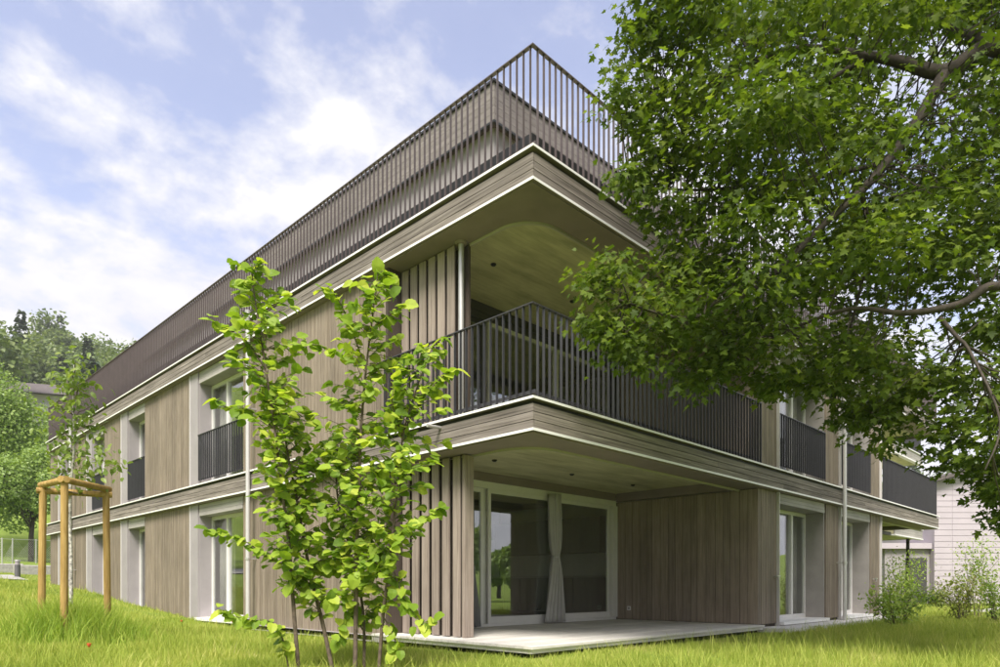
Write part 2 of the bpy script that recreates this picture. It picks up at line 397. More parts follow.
def axis_pts(spec):
    out = []
    for a, b, s in spec: out += list(np.arange(a, b, s))
    return np.array(sorted(set(np.round(out, 4))))
gx = axis_pts([(-400,-60,20),(-60,-14,3),(-14,0.1,0.4),(0.1,0.3,0.1),(0.3,18.5,0.6),(18.5,18.9,0.1),(18.9,40,1.2),(40,100,5),(100,420,20)])
gy = axis_pts([(-300,-40,20),(-40,-10,3),(-10,0.1,0.4),(0.1,0.3,0.1),(0.3,22.6,0.6),(22.6,22.9,0.1),(22.9,45,1),(45,100,4),(100,420,15)])
GX, GY = np.meshgrid(gx, gy, indexing='ij')
GZ = gz(GX, GY); GZ = np.where(inside(GX, GY), -0.55, GZ)
nx, ny = GX.shape
idx = np.arange(nx*ny).reshape(nx, ny)
Fq = np.stack([idx[:-1,:-1], idx[1:,:-1], idx[1:,1:], idx[:-1,1:]], -1).reshape(-1, 4)
def groundmat():
    m, t, o = newmat('lawn_soil')
    g = N(t, 'ShaderNodeNewGeometry')
    n = N(t, 'ShaderNodeTexNoise', Scale=0.8, Detail=8.0, Roughness=0.7); t.links.new(g.outputs['Position'], n.inputs['Vector'])
    c = ramp(t, n.outputs[0], [(0.3, (0.12, 0.175, 0.033)), (0.55, (0.19, 0.26, 0.045)), (0.75, (0.26, 0.32, 0.07))])
    p = N(t, 'ShaderNodeBsdfPrincipled', Roughness=0.9); p.inputs['Specular IOR Level'].default_value = 0.1
    t.links.new(c, p.inputs['Base Color'])
    n2 = N(t, 'ShaderNodeTexNoise', Scale=25.0, Detail=6.0); t.links.new(g.outputs['Position'], n2.inputs['Vector'])
    b = N(t, 'ShaderNodeBump', Strength=0.8, Distance=0.05); t.links.new(n2.outputs[0], b.inputs['Height']); t.links.new(b.outputs[0], p.inputs['Normal'])
    t.links.new(p.outputs[0], o.inputs[0]); return m
struct(raw_mesh('ground', np.stack([GX, GY, GZ], -1).reshape(-1, 3), Fq, groundmat(), smooth=True))

def strip_on_ground(name, xs, ys, mat, lift, thick=0.05):
    X, Y = np.meshgrid(xs, ys, indexing='ij'); Z = gz(X, Y)+lift
    n_, m_ = X.shape; i = np.arange(n_*m_).reshape(n_, m_)
    q = np.stack([i[:-1,:-1], i[1:,:-1], i[1:,1:], i[:-1,1:]], -1).reshape(-1, 4)
    return struct(raw_mesh(name, np.stack([X, Y, Z], -1).reshape(-1, 3), q, mat, smooth=True))
strip_on_ground('path', np.arange(-14, 0.05, 1.0), np.arange(25.6, 28.7, 0.5), STONE, 0.05)
strip_on_ground('path', np.arange(19.2, 27, 0.8), np.arange(-1.7, -0.3, 0.4), STONE, 0.05)
# gravel bed at the foot of the right-hand wall
gb = MB(); gb.box(6.17, 13.1, -0.42, 0.14, -0.4, -0.055); struct(gb.build('gravel_bed', GRAVEL))

# ------------------------------------------------------------------ the apartment building
S = 2.85
XR, YB = 18.75, 22.8           # right end and back end
B = thing('apartment_building', 'two-storey timber-clad apartment building with dark bar railings and set-back attic', 'building')
def part(mb, name, mat, parent=None, **k): return mb.build(name, mat, parent or B, **k)

def ring_poly(o, i, r=0.52):
    """L-shaped border from offset o to offset i with a rounded inner corner"""
    arc = [(i+r-r*math.sin(a), i+r-r*math.cos(a)) for a in np.linspace(0, math.pi/2, 10)]
    return [(o, o), (XR-o, o), (XR-o, i)] + arc + [(i, YB-o), (o, YB-o)]
def band_poly(i0, r0, i1):
    r1 = r0-(i1-i0); c = i0+r0
    A0 = [(c-r0*math.sin(a), c-r0*math.cos(a)) for a in np.linspace(0, math.pi/2, 12)]
    A1 = [(c-r1*math.sin(a), c-r1*math.cos(a)) for a in np.linspace(0, math.pi/2, 12)]
    return [(XR-0.1, i0)] + A0 + [(i0, YB-0.1), (i1, YB-0.1)] + A1[::-1] + [(XR-0.1, i1)]
for lvl in (1, 2):
    z = S*lvl
    slab = part(MB().box(0.06, XR-0.06, 0.06, YB-0.06, z-0.23, z-0.04), 'floor_slab' if lvl == 1 else 'roof_slab', CON)
    part(MB().prism(ring_poly(0.03, 0.46), z-0.405, z-0.232), 'soffit_border', SOF)
    part(MB().prism(band_poly(0.461, 0.52, 0.486), z-0.440, z-0.2325), 'soffit_lip', LIP)
    part(MB().prism(band_poly(0.487, 0.494, 0.56), z-0.36, z-0.233), 'soffit_gap_shade', BLACK)  # black band painted in for the shade of the gap inside the lip
    gapm = MB().box(0.045, XR-0.05, 0.045, 0.075, z-0.231, z-0.034); gapm.box(0.045, 0.075, 0.076, YB-0.05, z-0.231, z-0.034)
    fas = part(gapm, 'fascia', BLACK)
    hb = 0.0945
    for k in range(3):
        z0 = z-0.358 + k*hb + (0.002 if k else 0)
        z1 = z-0.358 + (k+1)*hb - 0.007
        y = 0.0; 
        cuts = sorted([0.0] + [4.1*j + 1.3*k - random.random()*0.5 for j in range(1, 7) if 4.1*j + 1.3*k < YB-1] + [YB])
        for a, b_ in zip(cuts[:-1], cuts[1:]): piece('fascia_board', fas, 0.0+random.uniform(0, .002), 0.028, a+0.0015, b_-0.0015, z0, z1, WH)
        cuts = sorted([0.03] + [3.6*j + 1.1*k - random.random()*0.5 for j in range(1, 6) if 3.6*j + 1.1*k < XR-1] + [XR])
        for a, b_ in zip(cuts[:-1], cuts[1:]): piece('fascia_board', fas, a+0.0015, b_-0.0015, 0.0+random.uniform(0, .002), 0.028, z0, z1, WH)
    # pale metal drip edges, lower and upper: thin folded strips before plates coloured dark for shade
    def edge_ring(o0, o1): return [(o0, o0), (XR-o0, o0), (XR-o0, o1), (o1, o1), (o1, YB-o0), (o0, YB-o0)]
    part(MB().prism(edge_ring(-0.014, -0.009), z-0.392, z-0.361), 'drip_edge', WHITE)
    part(MB().prism(edge_ring(-0.0085, 0.028), z-0.390, z-0.362), 'drip_shade_plate', SOF)
    part(MB().prism(edge_ring(-0.030, -0.025), z-0.031, z-0.002), 'drip_edge', WHITE)
    part(MB().prism(edge_ring(-0.0245, 0.16), z-0.029, z-0.004), 'drip_shade_plate', SOF)
    # far ends
    part(MB().box(XR-0.05, XR-0.002, 0.076, YB-0.05, z-0.36, z-0.04), 'end_fascia', WH)
    part(MB().box(0.03, XR-0.06, YB-0.05, YB-0.002, z-0.36, z-0.04), 'end_fascia', WH)

def clad(a, b, z0, z1, side, off=0.10, mat=None, wmin=0.095, wmax=0.13, wall_t=0.24):
    """a clad wall piece between a and b: side 'L' lies along y at x=off, 'R' along x at y=off"""
    if side == 'L': w = part(MB().box(off+0.035, off+0.035+wall_t, a+0.002, b-0.002, z0-0.3 if z0 < 1 else z0, z1), 'wall', WD)
    else: w = part(MB().box(a+0.002, b-0.002, off+0.035, off+0.035+wall_t, z0-0.3 if z0 < 1 else z0, z1), 'wall', WD)
    p = a
    while p < b-0.01:
        q = p + random.uniform(wmin, wmax)
        if q > b-0.06: q = b
        d = random.uniform(0, 0.003)
        if side == 'L': piece('cladding_board', w, off+d, off+0.033, p+0.004, q-0.006, z0, z1-0.002, mat or WV)
        else: piece('cladding_board', w, p+0.004, q-0.006, off+d, off+0.033, z0, z1-0.002, mat or WV)
        p = q
    return w

def pane_box(m, side, a, b, d0, d1, z0, z1):
    if side == 'L': m.box(d0, d1, a, b, z0, z1)
    else: m.box(a, b, d0, d1, z0, z1)

def bars(parent, side, a, b, off, z0, z1, mat, pitch=0.107):
    hd = 0.018 if mat is DARKM else 0.015
    n = max(1, int(round((b-a)/pitch)))
    for i in range(n+1):
        p = a + (b-a)*i/n
        if side == 'L': piece('bar', parent, off-hd, off+hd, p-0.004, p+0.004, z0, z1, mat)
        else: piece('bar', parent, p-0.004, p+0.004, off-hd, off+hd, z0, z1, mat)

def window(side, a, b, lvl, off, mull, juliet, curtain, panel=0.0, panel_lo=0.0, header_z=2.19, rails=()):
    """recessed french window between a and b (a is nearer the camera); off = depth of the glass plane"""
    zf = S*lvl; top = zf+header_z
    m = MB(); fwid = 0.055
    pb = lambda mm, p, q, z0, z1, d0=off, d1=off+0.06: pane_box(mm, side, p, q, d0, d1, z0, z1)
    pb(m, a+0.002, a+fwid, zf+0.02, top-0.002); pb(m, b-fwid, b-0.022, zf+0.02, top-0.002)
    pb(m, a+fwid, b-fwid, top-0.07, top-0.002); pb(m, a+fwid, b-fwid, zf+0.02, zf+0.10)
    for q in mull: pb(m, q-0.04, q+0.04, zf+0.10, top-0.07, off-0.012, off+0.055)
    w = part(m, 'window', FRAME)
    eds = [a+fwid] + [v for q in mull for v in (q-0.04, q+0.04)] + [b-fwid]
    for i in range(0, len(eds), 2):
        g = MB(); pane_box(g, side, eds[i]+0.001, eds[i+1]-0.001, off+0.025, off+0.037, zf+0.101, top-0.071)
        part(g, 'pane', GLASS, w)
    # reveals and head
    g = MB(); pane_box(g, side, b-0.02, b, 0.125, off+0.06, zf-0.3 if lvl == 0 else zf, top); part(g, 'reveal', REVEAL if side == 'R' else PANEL, w)
    g = MB(); pane_box(g, side, a-0.02, a, 0.125, off+0.06, zf-0.3 if lvl == 0 else zf, top); part(g, 'reveal', REVEAL if side == 'R' else PANEL, w)
    g = MB(); pane_box(g, side, a-0.02, b, 0.13, off+0.06, top+0.002, zf+2.445); part(g, 'head', REVEAL, w)
    # blind box of pale boards above the opening
    hz = (zf+2.44-top)/3
    for k in range(3):
        if side == 'L': piece('header_board', w, 0.098+0.004*k, 0.128, a, b-0.03, top+k*hz+0.002, top+(k+1)*hz-0.004, WHD)
        else: piece('header_board', w, a, b-0.03, 0.098+0.004*k, 0.128, top+k*hz+0.002, top+(k+1)*hz-0.004, WHD)
    if panel:
        g = MB(); pane_box(g, side, b+0.002, b+panel, 0.085, 0.13, zf-0.3 if lvl == 0 else zf, zf+2.44); part(g, 'jamb_panel', PANEL, w)
        g = MB(); pane_box(g, side, b+panel+0.004, b+panel+0.022, 0.065, 0.13, zf-0.3 if lvl == 0 else zf, zf+2.44); part(g, 'edge_trim', TRIM, w)
    # sill
    g = MB(); pane_box(g, side, a, b-0.021, -0.0 if lvl == 0 else 0.06, off+0.05, zf-0.04 if lvl == 0 else zf+0.0, zf+0.018); part(g, 'sill', WHITE if lvl == 0 else PANEL, w)
    if juliet:
        r = MB(); pane_box(r, side, a+0.01, b+(0.0 if side == 'L' else -0.02), 0.075, 0.115, zf+1.075, zf+1.087)
        rr = part(r, 'window_railing', DARKM)
        r = MB(); pane_box(r, side, a+0.01, b-0.02, 0.1155, 0.123, zf+0.11, zf+0.14); part(r, 'bottom_rail', DARKM, rr)
        bars(rr, side, a+0.03, b-0.04, 0.095, zf+0.10, zf+1.074, DARKM)
    if curtain:
        c0, c1 = curtain
        n_ = 40; vs = MB(); b0 = 0
        xs = np.linspace(c0, c1, n_)
        wv = off+0.16+0.025*np.sin(xs*34)+0.012*np.sin(xs*81)
        for dz in (zf+0.03, top-0.05):
            for s_ in (-0.004, 0.004):
                for x_, d_ in zip(xs, wv): vs.v.append((d_+s_, x_, dz) if side == 'L' else (x_, d_+s_, dz))
        ix = lambda l, s_, i: (l*2+s_)*n_+i
        for i in range(n_-1):
            vs.f += [(ix(0,0,i), ix(0,0,i+1), ix(1,0,i+1), ix(1,0,i)), (ix(0,1,i), ix(0,1,i+1), ix(1,1,i+1), ix(1,1,i)),
                     (ix(1,0,i), ix(1,0,i+1), ix(1,1,i+1), ix(1,1,i)), (ix(0,0,i), ix(0,0,i+1), ix(0,1,i+1), ix(0,1,i))]
        vs.f += [(ix(0,0,0), ix(0,1,0), ix(1,1,0), ix(1,0,0)), (ix(0,0,n_-1), ix(0,1,n_-1), ix(1,1,n_-1), ix(1,0,n_-1))]
        cobj = vs.build('curtain', SHADE, None, smooth=True)
        where = {('L',0): 'ground-floor', ('L',1): 'upper-floor', ('R',0): 'ground-floor', ('R',1): 'upper-floor'}[(side, lvl)]
        tag(cobj, CURTLAB[(side, lvl, round(a, 1))], 'curtain')
    return w

LW = [(7.63, 9.76, 0.40, 8.92), (13.15, 14.42, 0.47, None), (16.5, 17.66, 0.49, None), (19.95, 21.08, 0.42, None)]
RW = [(6.99, 9.40, 8.62), (10.28, 12.42, 11.75)]
CURTLAB = {('L',0,7.6): 'grey curtain inside the wide ground-floor window left of the white downpipe',
           ('L',1,7.6): 'grey curtain inside the wide upper window above the black railing left of the young tree',
           ('R',0,7.0): 'grey-beige blind in the ground-floor window right of the terrace wall',
           ('R',0,10.3): 'grey-beige blind in the ground-floor window right of the second downpipe',
           ('R',1,7.0): 'grey-beige blind in the upper window beside the long balcony railing'}
for lvl in (0, 1):
    zf = S*lvl
    for i, (a, b, pn, mu) in enumerate(LW):
        mm = [mu] if mu else []
        window('L', a, b, lvl, 0.37, mm, lvl == 1, (mu+0.03, b-0.06) if mu else None, panel=pn)
    for i, (a, b, mu) in enumerate(RW):
        cur = (mu+0.05, b-0.08) if not (lvl == 1 and i == 1) else None
        window('R', a, b, lvl, 0.50, [mu], lvl == 1, cur, panel=0.0, header_z=2.24)
    z0 = -0.10 if lvl == 0 else zf+0.0
    z1 = zf+2.445
    prev = 2.96
    for a, b, pn, mu in LW:
        clad(prev, a-0.022, z0, z1, 'L'); prev = b+pn+0.027
    clad(prev, YB-0.06, z0, z1, 'L')
    # right facade strips
    for a, b in ((6.14, 6.93), (9.47, 10.24), (12.49, 13.19)):
        w = clad(a, b, 0.0 if lvl == 0 else zf, z1, 'R', off=0.11)
        part(MB().box(b+0.006, b+0.024, 0.06, 0.14, zf-0.05 if lvl == 0 else zf, z1), 'edge_trim', TRIM, w)
    for a in (9.40, 12.42):
        part(MB().box(a+0.0, a+0.045, 0.135, 0.56, zf-0.05 if lvl == 0 else zf, z1), 'reveal_edge', REVEAL)
    # return of the left wall where it meets the slat screen
    part(MB().box(0.10, 0.55, 2.90, 2.955, z0, z1), 'wall_return', WD)
    # slat screen beside the loggia
    zt = zf+2.43
    scr = part(MB().box(0.445, 0.48, 1.56, 2.90, zf+0.005, zt), 'slat_screen', WD)
    n = 6
    y0 = 1.60 if lvl == 0 else 1.72
    ends = np.linspace(y0, 2.93, n+1)
    for k in range(n):
        piece('slat', scr, 0.325, 0.347, ends[k], ends[k]+0.145, zf+0.012, zt-0.004, WS)
    if lvl == 0:
        piece('slat', scr, 0.322, 0.48, 1.50, 1.555, 0.006, zt, WS)

# ----- loggia: end wall, glazing, ceiling lights (both storeys)
GY0 = 3.15
def glazing(lvl):
    zf = S*lvl; top = zf+2.36; FR = FRAME if lvl == 0 else DKFRAME
    m = MB()
    m.box(0.46, 6.12, GY0+0.0, GY0+0.10, top, zf+2.47)              # header
    m.box(0.46, 6.12, GY0+0.0, GY0+0.10, zf-0.03, zf+0.045)          # threshold
    m.box(5.98, 6.125, GY0-0.03, GY0+0.099, zf+0.046, top-0.001)     # right jamb
    g = part(m, 'sliding_glazing', FR)
    leaves = [(0.48, 2.30, 0.045, 'd'), (2.37, 4.16, 0.005, 'l'), (4.22, 5.95, 0.045, 'l')]
    for a, b, d, tone in leaves:
        f_ = MB(); st = 0.068
        y0, y1 = GY0+d, GY0+d+0.038
        f_.box(a, a+st, y0, y1, zf+0.047, top-0.002); f_.box(b-st, b, y0, y1, zf+0.047, top-0.002)
        f_.box(a+st, b-st, y0, y1, zf+0.047, zf+0.16); f_.box(a+st, b-st, y0, y1, top-0.075, top-0.002)
        fo = part(f_, 'sash', FRAME if lvl == 0 or a > 2 else FR, g)
        part(MB().box(a+st+.001, b-st-.001, y0+0.012, y1-0.012, zf+0.161, top-0.076), 'pane', GLASS, g)
    part(MB().box(2.305, 2.365, GY0+0.05, GY0+0.085, zf+0.05, top-0.002), 'mullion', STEEL, g)
    part(MB().box(0.46, 6.06, GY0-0.02, GY0+0.12, zf+2.472, zf+2.618), 'head_beam', SOF if lvl == 0 else DKFRAME)
for lvl in (0, 1):
    zf = S*lvl; glazing(lvl)
    ew = part(MB().box(6.16, 6.40, 0.145, 3.3, zf-0.02, zf+2.44), 'terrace_wall', WD)
    p = 0.108
    while p < GY0-0.01:
        q = p+random.uniform(0.125, 0.19)
        if q > GY0-0.09: q = GY0-0.005
        piece('cladding_board', ew, 6.125+random.uniform(0, .003), 6.158, p+0.005, q-0.005, zf+0.006, zf+2.43, WT); p = q
    part(MB().box(6.08, 6.14, 0.51, GY0-0.03, zf+2.445, zf+2.617), 'ceiling_beam', SOF)
    spots = ((1.59, 2.22), (3.45, 2.2), (5.25, 2.16)) if lvl == 0 else ((1.36, 2.01), (3.21, 2.0), (5.05, 2.0))
    for x, y in spots:
        d = MB(); d.tube([(x, y, zf+2.62), (x, y, zf+2.605)], [0.042, 0.042], 14); d.tube([(x, y, zf+2.604), (x, y, zf+2.592)], [0.03, 0.028], 12)
        part(d, 'downlight', BLACK, slab)
so_ = MB(); so_.box(6.110, 6.124, 2.79, 2.875, 0.19, 0.275); sk = part(so_, 'wall_socket', WHITE, bevel=0.004)
part(MB().box(6.104, 6.1095, 2.81, 2.855, 0.21, 0.255), 'socket_cover', PANEL, sk)
# terrace deck
dk = part(MB().box(0.0, 6.13, 0.02, 3.13, -0.085, -0.032), 'terrace_deck', WDK)
for k in range(22):
    a = -0.02 + k*0.143
    piece('deck_plank', dk, -0.035+random.uniform(0, .006), 6.12, a+0.0025, a+0.1405, -0.031, 0.0+random.uniform(-.002, .001), WDK)
part(MB().box(-0.02, 0.0-0.002, 2.9, 7.1, -0.12, -0.03), 'plinth_edge', PANEL)
part(MB().box(-0.02, 0.33, 3.135, 7.1, -0.10, -0.034), 'plinth_edge', PANEL)
# round steel post of the upper loggia with its collar
m = MB(); m.tube([(0.365, 1.62, S+0.001), (0.365, 1.62, S+2.444)], 0.038, 20); pst = part(m, 'steel_post', STEEL, smooth=False)
m = MB(); m.tube([(0.365, 1.62, S+2.415), (0.365, 1.62, S+2.443)], [0.075, 0.088], 22); part(m, 'post_collar', SOF, pst)
# shutter catches on the right-hand wall
for x in (6.83, 12.65):
    m = MB(); m.box(x-0.012, x+0.012, 0.045, 0.11, 0.85, 0.874); m.box(x-0.085, x+0.085, 0.02, 0.045, 0.868, 0.884); m.box(x-.01, x+.01, .022, .043, .80, .867); part(m, 'shutter_catch', STEEL)
# downpipes
for (x, y, zb) in ((-0.06, 7.06, -0.1), (-0.06, 19.42, 0.2), (10.08, -0.07, -0.1)):
    m = MB(); m.tube([(x, y, zb), (x, y, 2*S-0.02)], 0.039, 14); p_ = part(m, 'downpipe', PIPE, smooth=False)
    m = MB(); m.tube([(x, y, 2*S-0.018), (x, y, 2*S+0.10)], [0.056, 0.056], 14); part(m, 'pipe_head', PIPE, p_)
    for zc_ in (1.2, 4.0):
        m = MB(); m.tube([(x, y, zc_-.02), (x, y, zc_+.02)], [0.05, 0.05], 14)
        m.box(*( (x, 0.1, y-.012, y+.012) if x < 1 else (x-.012, x+.012, y, 0.1)), zc_-.012, zc_+.012); part(m, 'pipe_clip', STEEL, p_)
# small overflow spout on the mid fascia
m = MB(); m.tube([(0.02, 1.62, S-0.10), (-0.22, 1.62, S-0.105)], 0.022, 10); part(m, 'overflow_spout', STEEL)

# ----- railings
def railing(name, side, a, b, off, zbot, ztop, mat, corner_post=False):
    r = MB()
    if side == 'L': r.box(off-0.024, off+0.024, a, b, ztop, ztop+0.012)
    else: r.box(a, b, off-0.024, off+0.024, ztop, ztop+0.012)
    o = part(r, name, mat)
    r = MB()
    if side == 'L': r.box(off+0.021, off+0.029, a, b, zbot+0.06, zbot+0.10)
    else: r.box(a, b, off+0.021, off+0.029, zbot+0.06, zbot+0.10)
    part(r, 'bottom_rail', mat, o)
    bars(o, side, a+0.06, b-0.02, off, zbot, ztop-0.001, mat)
    return o
railing('balcony_railing', 'L', 0.03, 2.94, 0.055, S+0.0, S+1.08, DARKM)
railing('balcony_railing', 'R', 0.082, 6.13, 0.055, S+0.0, S+1.08, DARKM)
railing('balcony_railing', 'R', 13.24, XR-0.06, 0.055, S+0.0, S+1.08, DARKM)
railing('balcony_railing', 'L', 0.082, 3.0, XR-0.055, S+0.0, S+1.08, DARKM)
railing('roof_railing', 'L', 0.03, YB-0.05, 0.055, 2*S+0.0, 2*S+1.185, BRONZE)
railing('roof_railing', 'R', 0.082, XR-0.05, 0.055, 2*S+0.0, 2*S+1.185, BRONZE)
railing('roof_railing', 'R', 0.082, XR-0.05, YB-0.055, 2*S+0.0, 2*S+1.185, BRONZE)
m = MB(); m.box(0.17, 0.20, 0.17, YB-0.2, 2*S-0.03, 2*S+0.30); m.box(0.201, XR-0.2, 0.17, 0.20, 2*S-0.03, 2*S+0.30); part(m, 'parapet_upstand', BLACK)

# ----- attic storey set back on the roof
ax0, ay0, ax1, ay1 = 1.72, 2.36, 17.0, 21.3
part(MB().box(ax0+0.12, ax1-0.1, ay0+0.12, ay1-0.1, 2*S-0.03, 7.95), 'attic_wall', PLAST)
af = part(MB().box(ax0+0.03, ax1, ay0+0.03, ay1, 7.952, 8.545), 'attic_roof', WD)
for k in range(5):
    z0 = 7.955+k*0.118
    for j in range(5):
        piece('fascia_board', af, ax0, ax0+0.027, ay0+j*3.79+.002, ay0+(j+1)*3.79-.002, z0, z0+0.113, WA)
    for j in range(4):
        piece('fascia_board', af, ax0+0.03+j*3.81+.002, ax0+0.03+(j+1)*3.81-.002, ay0, ay0+0.027, z0, z0+0.113, WA)
m = MB(); m.prism([(ax0-.03, ay0-.03), (ax1+.03, ay0-.03), (ax1+.03, ay1+.03), (ax0-.03, ay1+.03)], 8.548, 8.585); part(m, 'roof_edge', BLACK)
m = MB(); m.box(ax0-.02, ax0+.03, ay0-.02, ay1, 7.915, 7.95); m.box(ax0+.031, ax1, ay0-.02, ay0+.03, 7.915, 7.95); part(m, 'drip_edge', BLACK)
for j in range(7):
    y_ = ay0+0.9+j*2.6
    part(MB().box(ax0+0.09, ax0+0.118, y_, y_+0.05, 2*S, 7.95), 'panel_joint', PLAST)

# ----- inside of the flats
for lvl in (0, 1):
    zf = S*lvl
    part(MB().box(0.42, XR-0.5, GY0+0.13, YB-0.3, zf-0.05 if lvl == 0 else zf-0.035, zf-0.002), 'room_floor', ROOMF)
    part(MB().box(6.45, XR-5.6, 0.57, GY0+0.125, zf-0.05 if lvl == 0 else zf-0.035, zf-0.002), 'room_floor', ROOMF)
    for bx in ((0.42, 4.9, 7.36, 7.44), (4.9, 4.98, 7.45, YB-0.3), (6.9, 6.97, 0.62, 7.35), (0.42, 4.89, 11.5, 11.58), (0.42, 4.89, 18.0, 18.08),
               (0.42, 4.89, 15.2, 15.28), (6.98, 13.1, 4.6, 4.68), (9.9, 9.98, 0.62, 4.59), (13.0, 13.12, 0.36, 4.59), (4.99, 6.89, 7.36, 7.44)):
        part(MB().box(*bx, zf, zf+2.61), 'partition_wall', ROOM)
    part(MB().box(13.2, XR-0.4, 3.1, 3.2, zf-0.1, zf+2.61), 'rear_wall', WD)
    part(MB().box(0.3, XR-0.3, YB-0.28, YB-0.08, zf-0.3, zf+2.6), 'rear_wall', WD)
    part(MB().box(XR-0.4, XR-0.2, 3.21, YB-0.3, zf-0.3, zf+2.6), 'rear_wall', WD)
k_ = part(MB().box(6.32, 6.88, 3.9, 7.2, 0.08, 0.88), 'kitchen_unit', KIT)
part(MB().box(6.29, 6.88, 3.88, 7.2, 0.882, 0.92), 'counter_top', KITL, k_)
part(MB().box(6.55, 6.88, 3.9, 7.2, 1.45, 2.25), 'wall_cabinet', KIT, k_)
for j in range(6): part(MB().box(6.30, 6.318, 3.905+j*.55, 4.44+j*.55, 0.1, 0.86), 'cabinet_door', KIT, k_)
sbd = MB(); sbd.box(0.9, 2.95, 3.75, 4.2, S+0.08, S+1.15); sbd.box(1.0, 1.06, 3.8, 4.15, S, S+.08); sbd.box(2.8, 2.86, 3.8, 4.15, S, S+.08)
tag(sbd.build('pale_low_box', KITL), 'pale low box behind the glass of the upper loggia', 'cabinet')  # plain pale box added low behind the upper glazing
# end terrace at the far right corner: post and beam
part(MB().box(14.55, 14.65, 1.2, 1.3, -0.1, 2.30), 'terrace_post', BLACK)
part(MB().box(13.3, 18.3, 1.2, 1.3, 2.302, 2.40), 'terrace_beam', BLACK)

for kd, rn in (('bar', 'railing_bars'), ('cladding_board', 'cladding_boards'), ('fascia_board', 'fascia_boards'), ('header_board', 'header_boards'), ('slat', 'slats'), ('deck_plank', 'deck_planks')):
    flush(kd, B, rn)

# ----- terrace curtains (hang from the head beam)
def tied_curtain(xc, yc, zf, wtop, wtie, wbot, ztie, mat, label, seed):
    rg = random.Random(seed); levels = []
    zs = [0.02, 0.1, 0.25, 0.45, 0.65, 0.85, 1.0, 1.12, ztie-0.04, ztie, ztie+0.04, 1.4, 1.55, 1.75, 2.0, 2.2, 2.40]
    n = 132; m = MB()
    for z in zs:
        if z <= ztie: u = (z/ztie)**1.15; w = wbot+(wtie-wbot)*u
        else: u = min(1, (z-ztie)/0.55); u = u*(2-u); w = wtie+(wtop-wtie)*u
        for k in range(n):
            a = 2*math.pi*k/n
            pl = 0.75+0.85*math.sin(15*a+0.5*math.sin(z*1.5))+0.2*math.sin(23*a+2)
            dx = math.cos(a)*w/2; dy = math.sin(a)*min(0.075, w*0.34)*pl
            dx += 0.010*math.sin(13*a)*(w/0.5)
            m.v.append((xc+dx+0.02*math.sin(z*1.7), yc+dy, zf+z))
    for i in range(len(zs)-1):
        for k in range(n): m.f.append((i*n+k, i*n+(k+1) % n, (i+1)*n+(k+1) % n, (i+1)*n+k))
    m.f += [tuple(reversed(range(n))), tuple((len(zs)-1)*n+k for k in range(n))]
    c = m.build('curtain', mat, None, smooth=True); tag(c, label, 'curtain')
    t = MB(); t.tube([(xc-wtie*.55, yc-.03, zf+ztie-.01), (xc, yc-0.062, zf+ztie-.02), (xc+wtie*.55, yc-.03, zf+ztie+.0)], 0.018, 8); t.build('tie_back', mat, c, smooth=True)
    return c
tied_curtain(3.99, 3.03, 0.0, 0.28, 0.13, 0.54, 1.24, CURT, 'beige curtain tied at the waist in the middle of the terrace glazing', 1)
tied_curtain(1.74, 3.03, 0.0, 0.30, 0.16, 0.62, 1.24, CURTG, 'grey curtain half hidden behind the slat screen at the terrace', 2)

# ------------------------------------------------------------------ second building, house, fence, small furniture
def wing():
    x0, y0, x1, y1 = 20.6, 1.72, 24.2, 13.0
    zg = float(gz(23, 1.0))
    W2 = thing('apartment_building', 'small glimpse of a second timber-edged building beyond the far right balcony', 'building', (22.4, 6, -0.1))
    MB().box(x0+1.6, x1-1.3, y0+1.6, y1-0.4, -0.4, 5.4).build('wall', WV, W2)
    for z in (S, 2*S):
        sl = MB().box(x0, x1, y0, y1, z-0.34, z-0.04).build('floor_slab' if z < 4 else 'roof_slab', CON, W2)
        for k in range(3):
            z0 = z-0.355+k*0.1
            MB().box(x0-.03, x1+.03, y0-.03, y0-.002, z0, z0+.095).build('fascia_board', WHD, sl)
            MB().box(x1+.002, x1+.03, y0, y1, z0, z0+.095).build('fascia_board', WHD, sl)
        MB().box(x0-.04, x1+.05, y0-.05, y0+.1, z-0.40, z-0.357).build('drip_edge', WHITE, sl)
        MB().box(x0-.04, x1+.05, y0-.06, y0+.1, z-0.035, z-0.002).build('drip_edge', WHITE, sl)
        r = MB(); r.box(x0, x1, y0, y0+.04, z+1.05, z+1.07)
        ro = r.build('railing', DARKM, W2)
        for j in range(33):
            px_ = x0+0.05+j*0.108
            b = bpy.data.objects.new('bar', cube_mesh(DARKM)); col.objects.link(b); b.parent = ro; b.location = (px_, y0+.02, z+.53); b.scale = (.008, .04, 1.06)
    MB().box(x1-0.5, x1-0.4, y0+0.3, y0+0.4, -0.2, S-0.35).build('post', BLACK, W2)
wing()

